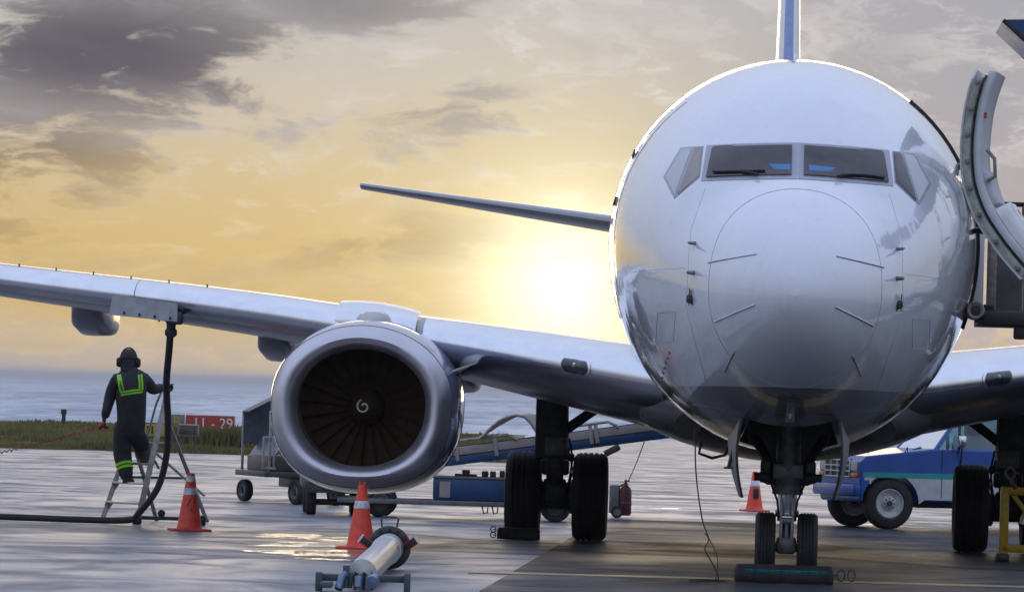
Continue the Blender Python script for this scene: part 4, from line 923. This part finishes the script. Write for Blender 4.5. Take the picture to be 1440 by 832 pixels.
MB().add([(.74, -.86, 1.26), (.74, .86, 1.26), (1.16, .70, 1.77), (1.16, -.70, 1.77)], [(0, 1, 2, 3)]).build('windshield', 'van_glass', tk, 0)
MB().add([(2.0, -.84, 1.26), (2.0, .84, 1.26), (1.97, .70, 1.77), (1.97, -.70, 1.77)], [(0, 1, 2, 3)]).build('rear_pane', 'van_glass', tk, 0)
MB().box((1.57, 0, 1.80), (.88, 1.52, .05), b=.02).build('roof', 'blue', tk)
MB().lathe([(.0, .11), (.05, .10), (.075, .05), (.08, 0)], (1.80, -.2, 1.82), (0, 0, 1), 18).build('beacon', 'black', tk)
MB().box((1.72, 0, 1.28), (.22, 1.5, .42), Matrix.Rotation(R(8), 3, 'Y'), .05).build('seat', 'lining', tk)
MB().tube([(1.12 + .05 * math.cos(a), -.42 + .17 * math.cos(a), 1.34 + .17 * math.sin(a)) for a in [R(20 * k) for k in range(19)]], .014, 6, False).build('steering_wheel', 'black', tk)
MB().box((-.56, 0, .60), (.14, 1.98, .20), b=.05).build('front_bumper', 'blue', tk)
gr = MB().box((-.525, 0, .93), (.03, 1.16, .30), b=.01).build('grille', 'black', tk)
for k in range(4): MB().box((-.548, 0, .80 + .086 * k), (.03, 1.18, .022), b=.006).build('grille_bar', 'sign_white', gr)
for k in range(5): MB().box((-.55, -.58 + .29 * k, .93), (.028, .024, .28), b=.006).build('grille_bar', 'sign_white', gr)
for s in (-1, 1):
    MB().box((-.53, s * .74, .97), (.04, .26, .17), b=.02).build('headlight', 'lining', tk)
    MB().box((-.53, s * .76, .83), (.05, .30, .08), b=.02).build('indicator', 'amber', tk)
    MB().tube([(.25, s * .84, 1.18), (.27, s * .93, 1.28), (.28, s * .93, 1.10)], .010, 6).build('fender_mirror_stalk', 'black', tk)
    for x in (0, 3.35): wheel_y('wheel', .40, .25, tk, (x, s * .83, .40))
MB().box((1.7, 0, .40), (2.2, 1.0, .12), b=.03).build('frame', 'dark_metal', tk)
MB().tube([(.45, -.5, 1.22), (.75, -.2, 1.285)], .012, 6).build('wiper', 'black', tk)

# ---------------- yellow steel stand by the port gear
ys = thing('axle_stand', 'yellow steel stand with a ring hook beside the port main wheels', 'stand', (6.0, 61.0, 0))
MB().box((-.075, 0, .46), (.10, .12, .78), b=.015).build('post', 'yellow', ys)
MB().box((.05, 0, .84), (.34, .12, .10), b=.02).build('head_plate', 'yellow', ys)
MB().box((.30, 0, .16), (.80, .12, .09), b=.015).build('base_bar', 'yellow', ys)
MB().box((.27, 0, .48), (.055, .08, .82), Matrix.Rotation(R(-38), 3, 'Y'), .012).build('brace', 'yellow', ys)
MB().box((-.09, 0, .05), (.16, .22, .10), b=.02).build('foot', 'dark_metal', ys); MB().box((.62, 0, .05), (.16, .22, .10), b=.02).build('foot', 'dark_metal', ys)
MB().tube([(-.02 + .055 * math.cos(a), 0, 1.05 + .065 * math.sin(a)) for a in [R(20 * k) for k in range(19)]], .017, 8, False).tube([(-.01, 0, .99), (.02, 0, .88)], .022, 8).build('ring_hook', 'gear_grey', ys)
MB().tube([(.015, -.04, .93), (.04, -.04, .86)], .03, 8).build('red_strap', 'red', ys)
MB().lathe([(0, -.09), (.06, -.08), (.07, 0), (.06, .08), (0, .09)], (.19, .0, .52), (.3, 0, 1), 14).build('hydraulic_bottle', 'bare_metal', ys)

# ---------------- fire extinguisher standing on the apron behind the gear
mat('dark_red', (.09, .014, .012), .5, var=.25, dirt=.4); e0 = at(876, 727, 83); fe = thing('fire_extinguisher', 'red wheeled fire extinguisher standing on the apron beside the main wheels', 'extinguisher', (e0.x, 83, 0))
MB().lathe([(0, .04), (.085, .045), (.10, .09), (.10, .42), (.085, .48), (.04, .53), (.03, .57), (.0, .575)], (.03, 0, 0), (0, 0, 1), 24).build('cylinder', 'dark_red', fe)
MB().lathe([(.102, .20), (.104, .205), (.104, .26), (.102, .265)], (.03, 0, 0), (0, 0, 1), 24).build('band', 'dark_metal', fe)
MB().box((-.15, .05, .30), (.16, .18, .46), b=.02).build('carrier', 'cart_grey', fe)
MB().tube([(-.05, .05, .10), (-.12, .05, .16), (-.05, .05, .3), (-.08, .05, .5), (.03, 0, .56)], .018, 8).build('discharge_hose', 'black', fe)
MB().tube([(.03, 0, .57), (.03, 0, .62)], .02, 8).box((.05, 0, .60), (.09, .02, .02)).build('valve', 'dark_metal', fe)
for s in (-1, 1): wheel_y('wheel', .10, .05, fe, (-.10, s * .12, .10), (0, 1, 0), 'cart_grey', False)

# ---------------- boarding stairs at the open door (local axes as the airliner's)
bs = thing('boarding_stairs', 'boarding stairs with blue canopy and black bumper docked at the open front door', 'stairs', (2.7409, 50.0415, 0), -0.04881)
MB().box((2.85, 1.75, 2.66), (1.95, 1.7, .14), b=.01).build('platform', 'dark_metal', bs)
MB().box((1.93, 1.55, 2.70), (.14, 1.6, .16), b=.04).build('bumper', 'rubber', bs)
bmp = MB().lathe([(.0, -.01), (.052, -.01), (.052, -.0), (.075, -.012), (.088, .0), (.088, .5), (.0, .5)], (1.80, .42, 2.71), (0, 1, 0), 24).build('bumper_roller', 'old_alu', bs)
MB().lathe([(0, -.014), (.05, -.013)], (1.80, .42, 2.71), (0, 1, 0), 20).build('roller_bore', 'black', bmp)
MB().box((2.10, .72, 2.64), (.46, .3, .14), b=.02).box((2.25, .7, 2.52), (.12, .12, .16), b=.02).build('platform_jack', 'black', bs)
MB().box((1.90, 2.35, 3.35), (.10, .12, 1.25), b=.01).build('post', 'white_paint', bs)
MB().box((2.03, 2.30, 3.35), (.10, .05, 1.25), b=.01).build('post', 'old_alu', bs)
MB().box((2.95, 2.42, 3.12), (1.75, .04, .78), b=.01).build('side_panel', 'cart_grey', bs)
MB().tube([(2.1, 2.42, 3.85), (3.8, 2.42, 3.85)], .025, 8).build('hand_rail', 'black', bs)
for x in (2.35, 3.1, 3.8): MB().tube([(x, 2.42, 2.7), (x, 2.42, 5.4)] if x > 3 else [(x, 2.42, 2.7), (x, 2.42, 3.85)], .025, 8).build('rail_post', 'old_alu', bs)
MB().prism([(2.02, 5.62), (4.2, 5.70), (4.2, 5.1), (2.9, 4.98), (2.40, 5.28)], (0, 1.0, 0), (1, 0, 0), (0, 0, 1), -1.7).build('canopy', 'deep_blue', bs, 20)
MB().tube([(2.02, .99, 5.615), (2.40, .99, 5.275), (2.9, .99, 4.975)], .022, 8).build('canopy_trim', 'rubber', bs)
n_steps = 12
for k in range(n_steps): MB().box((3.98 + .29 * k, 1.75, 2.52 - .205 * k), (.30, 1.4, .04), b=.006).build('step', 'aluminium', bs)
for y in (1.0, 2.5): MB().prism([(3.7, 2.72), (3.85, 2.72), (7.6, .15), (7.6, -.0), (7.3, .0), (3.7, 2.45)], (0, y, 0), (1, 0, 0), (0, 0, 1), -.05).build('stringer', 'deep_blue', bs, 20)
for x in (4.4, 6.4):
    for y in (1.1, 2.4):
        MB().box((x, y, (2.45 - .70 * (x - 3.7)) / 2 + .1), (.10, .10, max(.3, 2.3 - .70 * (x - 3.7))), b=.01).build('support_leg', 'cart_grey', bs)
MB().box((5.2, 1.75, .42), (3.2, 1.3, .18), b=.03).build('chassis', 'dark_metal', bs)
for x in (4.1, 6.5):
    for y in (1.0, 2.5): wheel_y('wheel', .30, .2, bs, (x, y, .30), rim_m='cart_grey')

# ================================================================== REFUELLING: ladder, hose, worker
ld = thing('step_ladder', 'aluminium platform step ladder under the wing with a worker on it', 'ladder', (0, 0, 0))
FL0, FL1 = Vector((-5.38, 68.4, 0)), Vector((-5.10, 69.15, 1.10)); FR0, FR1 = Vector((-4.86, 67.75, 0)), Vector((-4.56, 68.75, 1.84))
def rail(name, a, b_, m='old_alu', w_=.06, d_=.03, nm=None):
    a, b_ = Vector(a), Vector(b_); d = (b_ - a).normalized(); u = Vector((1, 0, 0)); u = (u - d * u.dot(d)).normalized(); v = d.cross(u)
    return MB().loft([[p + u * (w_ / 2) * i + v * (d_ / 2) * j for i, j in ((-1, -1), (1, -1), (1, 1), (-1, 1))] for p in (a, b_)]).build(name, m, ld, 20)
rail('front_rail', FL0, FL1); rail('front_rail', FR0, FR1, 'old_alu', .075, .03)
def onr(a, b_, z): return a + (b_ - a) * ((z - a.z) / (b_.z - a.z))
for z, m in ((.27, 'aluminium'), (.53, 'aluminium'), (.79, 'red')):
    a, b_ = onr(FL0, FL1, z), onr(FR0, FR1, z)
    MB().box((a + b_) / 2, ((b_ - a).length, .11, .03), Matrix.Rotation(math.atan2(b_.y - a.y, b_.x - a.x), 3, 'Z'), .006).build('tread', m if m != 'red' else 'old_alu', ld)
    if m != 'red' and z < .6: rail('tread_brace', a + Vector((.0, 0, -.09)), a + (b_ - a) * .14, 'aluminium', .02, .02)
MB().box((-4.84, 69.0, 1.06), (.52, .62, .035), b=.006).build('platform', 'old_alu', ld)
rail('rear_leg', (-4.62, 69.3, 1.42), (-4.10, 70.6, 0), 'old_alu', .05, .03); rail('rear_leg', (-5.05, 69.3, 1.06), (-4.78, 70.4, 0), 'old_alu', .05, .03)
rail('rear_leg', (-4.60, 68.9, 1.84), (-4.62, 69.3, 1.40), 'old_alu', .04, .03)
rail('brace', (-5.16, 69.1, .60), (-4.32, 70.0, .60), 'dark_metal', .03, .03); rail('brace', (-4.70, 68.4, .95), (-4.15, 70.5, .36), 'old_alu', .03, .02); rail('brace', (-4.85, 68.9, 1.04), (-4.72, 69.6, .72), 'old_alu', .03, .02)
MB().tube([(-4.84, 68.6, 1.08), (-4.72, 68.7, 1.60), (-4.62, 68.74, 1.86), (-4.50, 68.78, 1.87)], .016, 8).build('hand_rail', 'aluminium', ld)
MB().box((-4.42, 67.9, .085), (.92, .05, .05), b=.01).build('base_bar', 'dark_metal', ld); MB().box((-4.0, 67.9, .07), (.07, .12, .14), b=.02).build('end_cap', 'black', ld)
MB().box((-4.86, 67.72, .05), (.12, .12, .10), b=.02).build('rubber_foot', 'black', ld); MB().lathe([(0, -.03), (.05, -.025), (.05, .025), (0, .03)], (-4.55, 67.86, .15), (0, 1, 0), 14).build('castor', 'black', ld)

def smooth_path(pts, n=10):
    pts = [Vector(p) for p in pts]; out = []
    for i in range(len(pts) - 1):
        a, b_, c, d = pts[max(i - 1, 0)], pts[i], pts[i + 1], pts[min(i + 2, len(pts) - 1)]
        for k in range(n):
            t = k / n; out.append(.5 * ((2 * b_) + (c - a) * t + (2 * a - 5 * b_ + 4 * c - d) * t * t + (3 * b_ - a - 3 * c + d) * t ** 3))
    return out + [pts[-1]]
hs = thing('fuel_hose', 'thick black fuel hose hanging from the wing and curving along the apron', 'hose', (0, 0, 0))
hp = [at(240, 462, 62.4), at(238, 490, 62.5), at(234, 540, 63.2), at(236, 590, 64.2), at(234, 640, 65.2), at(222, 685, 66.2), at(196, 720, 66.8)]
hp = [Vector(p) for p in hp] + [Vector((-4.93, 67.0, .07)), Vector((-5.6, 67.2, .052)), Vector((-6.5, 67.5, .052)), Vector((-9.0, 68.2, .052))]
MB().tube(smooth_path(hp), .044, 14).build('hose_line', 'hose', hs)
a = at(241, 447, 62.4); a = Vector(a)
MB().lathe([(.0, .06), (.06, .06), (.085, .03), (.085, -.03), (.06, -.06), (.055, -.13), (.075, -.15), (.075, -.20), (.052, -.23)], a, (0, 0, 1), 20).build('nozzle', 'dark_metal', hs)
MB().tube([a + Vector((.03, -.03, -.02)), a + Vector((.12, -.05, -.04)), a + Vector((.13, -.05, .10))], .014, 6).tube([a + Vector((-.03, -.03, 0)), a + Vector((-.13, -.05, .0)), a + Vector((-.15, -.05, -.05))], .014, 6).build('nozzle_handle', 'dark_metal', hs)

# ---------------- the worker
def skinned(name, nodes, edges, radii, root, m, sub=2):
    me = bpy.data.meshes.new(name); me.from_pydata(nodes, edges, []); me.update()
    o = bpy.data.objects.new(name, me); COL.objects.link(o)
    md = o.modifiers.new('skin', 'SKIN'); md.use_smooth_shade = True; md.branch_smoothing = .6
    ly = me.skin_vertices[0].data
    for i, r_ in enumerate(radii): ly[i].radius = r_ if isinstance(r_, tuple) else (r_, r_); ly[i].use_root = (i == root)
    s_ = o.modifiers.new('sub', 'SUBSURF'); s_.levels = sub; s_.render_levels = sub
    bpy.context.view_layer.update()
    ev = o.evaluated_get(bpy.context.evaluated_depsgraph_get()); mm = bpy.data.meshes.new_from_object(ev)
    mm.materials.clear(); mm.materials.append(MATS[m])
    for p in mm.polygons: p.use_smooth = True
    o.modifiers.clear(); old = o.data; o.data = mm; bpy.data.meshes.remove(old); mm.name = name
    return o
wk = thing('person', 'person in dark coveralls with green reflective bands and ear defenders climbing the step ladder', 'person', (0, 0, 0))
N = {'pelvis': (-5.01, 68.45, 1.24), 'waist': (-5.03, 68.44, 1.42), 'chest': (-5.05, 68.42, 1.70), 'upper': (-5.06, 68.42, 1.91), 'neck': (-5.075, 68.44, 2.05), 'head': (-5.085, 68.45, 2.10),
     'lsh': (-5.245, 68.42, 1.92), 'lel': (-5.325, 68.46, 1.66), 'lwr': (-5.378, 68.33, 1.38), 'rsh': (-4.875, 68.42, 1.93), 'rel': (-4.755, 68.52, 1.775), 'rwr': (-4.63, 68.66, 1.825),
     'lhip': (-5.12, 68.45, 1.18), 'lkn': (-5.15, 68.52, .92), 'lan': (-5.065, 68.42, .62), 'lft': (-5.06, 68.46, .575), 'lto': (-5.02, 68.60, .572),
     'rhip': (-4.93, 68.47, 1.16), 'rkn': (-4.90, 68.74, 1.00), 'ran': (-4.85, 68.60, .86), 'rft': (-4.85, 68.62, .84), 'rto': (-4.83, 68.80, .835)}
RD = {'pelvis': (.27, .25), 'waist': (.275, .25), 'chest': (.30, .27), 'upper': (.25, .20), 'neck': .11, 'head': .09, 'lsh': .11, 'lel': .085, 'lwr': .058, 'rsh': .11, 'rel': .085, 'rwr': .058,
      'lhip': .175, 'lkn': .14, 'lan': .10, 'lft': .06, 'lto': .048, 'rhip': .155, 'rkn': .115, 'ran': .09, 'rft': .058, 'rto': .046}
ED = ['pelvis waist', 'waist chest', 'chest upper', 'upper neck', 'neck head', 'upper lsh', 'lsh lel', 'lel lwr', 'upper rsh', 'rsh rel', 'rel rwr', 'pelvis lhip', 'lhip lkn', 'lkn lan', 'lan lft', 'lft lto', 'pelvis rhip', 'rhip rkn', 'rkn ran', 'ran rft', 'rft rto']
ks = list(N); bod = skinned('body', [N[k] for k in ks], [tuple(ks.index(x) for x in e.split()) for e in ED], [RD[k] for k in ks], 0, 'cloth'); bod.parent = wk
bb = BVHTree.FromObject(bod, bpy.context.evaluated_depsgraph_get()) if False else BVHTree.FromPolygons([v.co.copy() for v in bod.data.vertices], [tuple(p.vertices) for p in bod.data.polygons])
# head: face turned away towards the wing, with hood, helmet and ear defenders
hc = Vector((-5.09, 68.46, 2.165))
hd = []
for k in range(11):
    u = k / 10; a = math.pi * u; rr = .082 * math.sin(a) ** .8 + .002; z = hc.z - .115 * math.cos(a)
    hd.append([(hc.x + rr * math.cos(t_) * .93, hc.y + rr * math.sin(t_) * 1.14 + (.012 if u < .5 else 0), z) for t_ in [2 * math.pi * j / 20 for j in range(20)]])
head = MB().loft(hd).build('head', 'skin', wk, 80)
MB().add([(hc.x - .014, hc.y + .085, hc.z + .01), (hc.x + .014, hc.y + .085, hc.z + .01), (hc.x + .018, hc.y + .095, hc.z - .03), (hc.x - .018, hc.y + .095, hc.z - .03), (hc.x, hc.y + .125, hc.z - .03)], [(0, 1, 4), (1, 2, 4), (2, 3, 4), (3, 0, 4), (0, 3, 2, 1)]).build('nose', 'skin', head)
MB().box((hc.x, hc.y + .094, hc.z - .062), (.045, .012, .012), b=.004).build('mouth', 'red', head)
for s in (-1, 1): MB().lathe([(0, .008), (.009, .005), (.011, 0)], (hc.x + s * .032, hc.y + .088, hc.z + .015), (0, 1, 0), 10).build('eye', 'sign_white', head)
hm = []
for k in range(8):
    u = k / 7; a = math.pi / 2 * u; hm.append([(hc.x + .105 * math.cos(a) * math.cos(t_) + 0, hc.y + .122 * math.cos(a) * math.sin(t_), hc.z + .035 + .115 * math.sin(a)) for t_ in [2 * math.pi * j / 24 for j in range(24)]])
MB().loft(hm).build('hard_hat', 'cloth', wk, 60)
hk = []
for k in range(7):
    u = k / 6; z = hc.z - .13 + .18 * u; rr = .108 - .008 * u
    hk.append([(hc.x + rr * math.cos(t_), hc.y - .012 + rr * 1.1 * math.sin(t_), z) for t_ in [math.pi * .98 + math.pi * 1.04 * j / 14 for j in range(15)]])
MB().loft(hk, False, False).build('neck_cape', 'cloth', wk, 60)
MB().tube([(hc.x + .112 * math.cos(t_), hc.y + .13 * math.sin(t_), hc.z + .036) for t_ in [2 * math.pi * j / 24 for j in range(25)]], .012, 6, False).build('hat_rim', 'cloth', wk)
MB().tube([(hc.x + .05 * math.cos(t_), hc.y - .04 + .05 * math.sin(t_), hc.z - .13) for t_ in [2 * math.pi * j / 16 for j in range(17)]], .05, 8, False).build('collar', 'cloth', wk)
for s in (-1, 1): MB().lathe([(0, .065), (.05, .06), (.066, .035), (.068, 0), (.055, -.01), (0, -.012)], (hc.x + s * .098, hc.y - .01, hc.z - .03), (s, 0, 0), 18).build('ear_defender', 'glove', wk)
MB().tube([(hc.x + .112 * math.cos(R(8) + R(164) * k / 12), hc.y - .02, hc.z - .01 + .175 * math.sin(R(8) + R(164) * k / 12)) for k in range(13)], .012, 6).build('head_band', 'cloth', wk)
# reflective bands laid on the body
def band_path(pts, w_, m, name, n=14, off=.007, parent=wk):
    P_ = []
    for a_, c_ in zip(pts, pts[1:]):
        for i in range(n): P_.append(tuple(a_[k] + (c_[k] - a_[k]) * i / n for k in (0, 1)))
    P_.append(pts[-1]); rows = []
    for i, p in enumerate(P_):
        a_, c_ = P_[max(0, i - 1)], P_[min(len(P_) - 1, i + 1)]; d = Vector((c_[0] - a_[0], c_[1] - a_[1])).normalized(); nn = Vector((-d.y, d.x)) * w_ / 2; row = []
        for sgn in (1, -1):
            h, nr, _, _ = bb.ray_cast(Vector((p[0] + nn.x * sgn, 66, p[1] + nn.y * sgn)), Vector((0, 1, 0)))
            if h is None: row = None; break
            if nr.y > 0: nr = -nr
            row.append(h + nr * off)
        if row: rows.append([row[0], row[1], row[1] + Vector((0, .006, 0)), row[0] + Vector((0, .006, 0))])
    return MB().loft(rows).build(name, m, parent, 50)
def double_band(pts, name):
    b_ = band_path(pts, .060, 'hivis', name); band_path(pts, .014, 'hivis_grey', 'centre_stripe', off=.0085, parent=b_)
double_band([(-5.205, 1.965), (-5.175, 1.86), (-5.145, 1.745)], 'shoulder_band'); double_band([(-4.925, 1.975), (-4.905, 1.86), (-4.905, 1.775)], 'shoulder_band')
double_band([(-5.165, 1.715), (-5.0, 1.745), (-4.885, 1.765)], 'back_band')
def ring_band(c, axis, r_, w_, name):
    c = Vector(c); u, v = frame(axis); axis = Vector(axis).normalized(); rows = []
    for k in range(25):
        a_ = 2 * math.pi * k / 24; d = u * math.cos(a_) + v * math.sin(a_); row = []
        for sgn in (1, -1):
            o_ = c + axis * sgn * w_ / 2; h, nr, _, _ = bb.ray_cast(o_, d)
            q_ = (h if h is not None and (h - o_).length < .14 else o_ + d * r_); row.append(q_ + d * .007)
        rows.append(row)
    return MB().loft([[r[0], r[1]] for r in rows], False, False).build(name, 'hivis', wk, 60)
ax_l = Vector(N['lan']) - Vector(N['lkn'])
for t_ in (.50, .66): ring_band(Vector(N['lkn']) + ax_l * t_, ax_l, .085, .036, 'leg_band')
# gloved hands with separate fingers
def hand(name, wr, fwd, palm_n, curl, s=1):
    wr, f_, pn = Vector(wr), Vector(fwd).normalized(), Vector(palm_n).normalized(); sd = f_.cross(pn).normalized() * s
    q = MB(); rr = []
    for u, wd, th in ((-.09, .046, .044), (-.03, .040, .038), (.0, .038, .026), (.04, .046, .024), (.09, .047, .020), (.105, .040, .014)):
        rr.append([wr + f_ * u + sd * wd * math.cos(a_) + pn * th * math.sin(a_) for a_ in [2 * math.pi * j / 14 for j in range(14)]])
    q.loft(rr)
    for k, (ofs, ln) in enumerate(((-.034, .070), (-.012, .080), (.011, .076), (.033, .060))):
        p = wr + f_ * .09 + sd * ofs; pts = [p]; ang_ = 0
        for sg in (.45, .33, .22):
            ang_ += curl; d = f_ * math.cos(ang_) + pn * math.sin(ang_); pts.append(pts[-1] + d * ln * sg * 1.1)
        q.tube(pts, [.0115, .011, .010, .008], 8)
    p = wr + f_ * .025 - sd * .036
    q.tube([p, p - sd * .022 + f_ * .028 + pn * .010, p - sd * .020 + f_ * .058 + pn * .028], [.014, .0125, .010], 8)
    return q.build(name, 'glove', wk, 60)
hand('glove', (-5.380, 68.32, 1.375), (-.05, -.05, -1), (.9, .3, 0), .75)
hand('glove', (-4.615, 68.675, 1.83), (.85, .45, .10), (0, -.3, -1), .85, -1)
for side_, foot, toe in (('l', 'lft', 'lto'), ('r', 'rft', 'rto')):
    f_, t_ = Vector(N[foot]), Vector(N[toe]); d = (t_ - f_).normalized(); sd = Vector((d.y, -d.x, 0)).normalized(); rr = []
    for u, wd, hh in ((-.09, .036, .07), (-.05, .046, .11), (.03, .048, .10), (.10, .052, .07), (.16, .046, .055), (.185, .03, .035)):
        c_ = f_ + d * u; zb = f_.z - .045
        rr.append([(c_.x + sd.x * wd * cx, c_.y + sd.y * wd * cx, zb + hh * cz) for cx, cz in ((-1, 0), (1, 0), (1, .5), (.75, .95), (0, 1), (-.75, .95), (-1, .5))])
    MB().loft(rr).build('boot', 'black', wk, 50)
# red control lanyard in the worker's hand
dm = thing('control_lanyard', 'red coiled control lanyard stretched from the worker hand towards the fuel hose truck', 'lanyard', (0, 0, 0))
g0 = Vector((-5.40, 68.28, 1.29)); g1 = Vector((-9.2, 63.5, -.02 + .55)); pts = []
for k in range(900):
    u = k / 899; p = g0 + (g1 - g0) * u + Vector((0, 0, -.35 * 4 * u * (1 - u) * .5)); a_ = u * 420
    pts.append(p + Vector((.0, math.cos(a_) * .012, math.sin(a_) * .014)))
MB().tube(pts, .007, 5).build('coiled_cord', 'rope', dm)
MB().tube([g0 + Vector((.03, 0, .03)), g0 + Vector((-.05, -.02, -.05))], .028, 10).build('grip', 'red', dm)

# ================================================================== FAR SIGNS AND SMALL THINGS
sg = thing('runway_sign', 'red runway sign lettered 11 - 29 standing in the grass', 'sign', (-12.48, 214.8, 0))
MB().box((0, 0, 1.02), (2.06, .22, .90), b=.02).build('panel', 'sign_red', sg)
lettering('11 - 29', .62, 'sign_white', sg, (.12, -.118, 1.12), sx_=.95)
for x in (-.8, .8): MB().tube([(x, 0, .0), (x, 0, .6)], .05, 8).build('leg', 'dark_metal', sg)
sb = thing('location_sign', 'small black sign with a yellow letter B beside the red runway sign', 'sign', (-13.84, 214.8, 0))
MB().box((0, 0, 1.02), (.58, .22, .90), b=.02).build('panel', 'cart_grey', sb); lettering('B', .62, 'sign_yellow', sb, (-.02, -.118, 1.14))
MB().tube([(0, 0, .0), (0, 0, .6)], .05, 8).build('leg', 'dark_metal', sb)
sy = thing('direction_sign', 'yellow direction sign with a black arrow and bars in the grass', 'sign', (-14.6, 204, 0))
MB().box((0, 0, .84), (1.9, .18, .50), b=.02).build('panel', 'sign_yellow', sy)
MB().box((0, -.02, .54), (1.96, .2, .07), b=.01).box((0, -.02, 1.10), (1.96, .2, .03), b=.01).build('frame', 'dark_metal', sy)
mat('ink', (.02, .02, .02), .6)
MB().prism([(-.50, .84), (-.34, .98), (-.34, .88), (-.18, .88), (-.18, .80), (-.34, .80), (-.34, .70)], (0, -.093, 0), (1, 0, 0), (0, 0, 1), .005).build('arrow', 'ink', sy, 0)
for x in (.05, .24, .43): MB().prism([(x, .68), (x + .07, .68), (x + .07, 1.0), (x, 1.0)], (0, -.093, 0), (1, 0, 0), (0, 0, 1), .005).build('bar_mark', 'ink', sy, 0)
for x in (-.7, .7): MB().tube([(x, 0, 0), (x, 0, .6)], .04, 8).build('leg', 'dark_metal', sy)
lb = thing('light_unit', 'small grey floodlight box on legs in the grass before the runway sign', 'light', (-12.65, 203, 0))
MB().box((0, 0, .84), (.84, .5, .46), b=.05).build('housing', 'cart_grey', lb); MB().box((0, -.24, .85), (.70, .04, .34), b=.02).build('lens_panel', 'dark_metal', lb); MB().box((0, -.05, 1.08), (.80, .5, .03)).build('lid', 'lining', lb)
for x in (-.25, .25): MB().tube([(x, 0, 0), (x, 0, .64)], .03, 8).build('leg', 'dark_metal', lb)
mp_ = thing('marker_post', 'dark marker post standing far off at the shore edge', 'post', (-26.0, 300, .5))
MB().tube([(0, 0, 0), (0, 0, .9)], .12, 8).build('post', 'black', mp_); MB().box((0, 0, .95), (.32, .32, .30), b=.05).build('head', 'black', mp_)

def cable(name, pts, r_, m, label):
    o = MB().tube(smooth_path(pts, 8), r_, 6).build(name, m); return tag(o, label, 'cable')
cable('headset_cable', [(1.86, 51.0, 1.50), (1.87, 50.8, 1.05), (1.93, 50.5, .60), (1.99, 50.2, .40), (1.95, 50.0, .30), (2.02, 49.9, .17), (2.08, 49.8, .02), (1.95, 49.6, .015), (1.78, 49.4, .015), (1.95, 49.2, .015), (2.10, 49.35, .015), (2.2, 49.2, .015)], .007, 'black', 'thin black headset cable hanging from the fuselage to the apron')
cable('headset_cable_slack', [(1.96, 50.4, .45), (2.02, 50.3, .36), (2.08, 50.1, .20), (2.06, 49.9, .012)], .006, 'black', 'short second strand of black cable by the headset cable')
pa = at(907, 618, 77.55); pb = at(884, 675, 83)
cable('grounding_wire', [pa, (Vector(pa) + Vector(pb)) / 2 + Vector((0, 0, -.03)), pb], .008, 'black', 'thin dark wire running down to the red extinguisher')
# ================================================================== lay everything on the slightly falling apron
for o in list(SC.objects):
    if o.parent is None and o.type in ('MESH', 'EMPTY') and o is not SEA:
        o.matrix_basis = TILT @ o.matrix_basis
# ================================================================== sea air
hz = bpy.data.meshes.new('haze'); hb = MB().box((0, 19300, 1.2), (18800, 38900, 27.6)); hz.from_pydata(hb.v, [], hb.f)
ho = bpy.data.objects.new('haze', hz); COL.objects.link(ho); ho['kind'] = 'stuff'; ho['label'] = 'thin sea haze lying over the apron and the water'; ho['category'] = 'haze'
m = bpy.data.materials.new('haze'); m.use_nodes = True; t = NT(m.node_tree); t.n.clear()
pv = t.new('ShaderNodeVolumePrincipled'); pv.inputs['Color'].default_value = (.86, .84, .85, 1); pv.inputs['Density'].default_value = .0001; pv.inputs['Anisotropy'].default_value = .2
oo = t.new('ShaderNodeOutputMaterial'); t.l.new(pv.outputs[0], oo.inputs['Volume']); hz.materials.append(m)
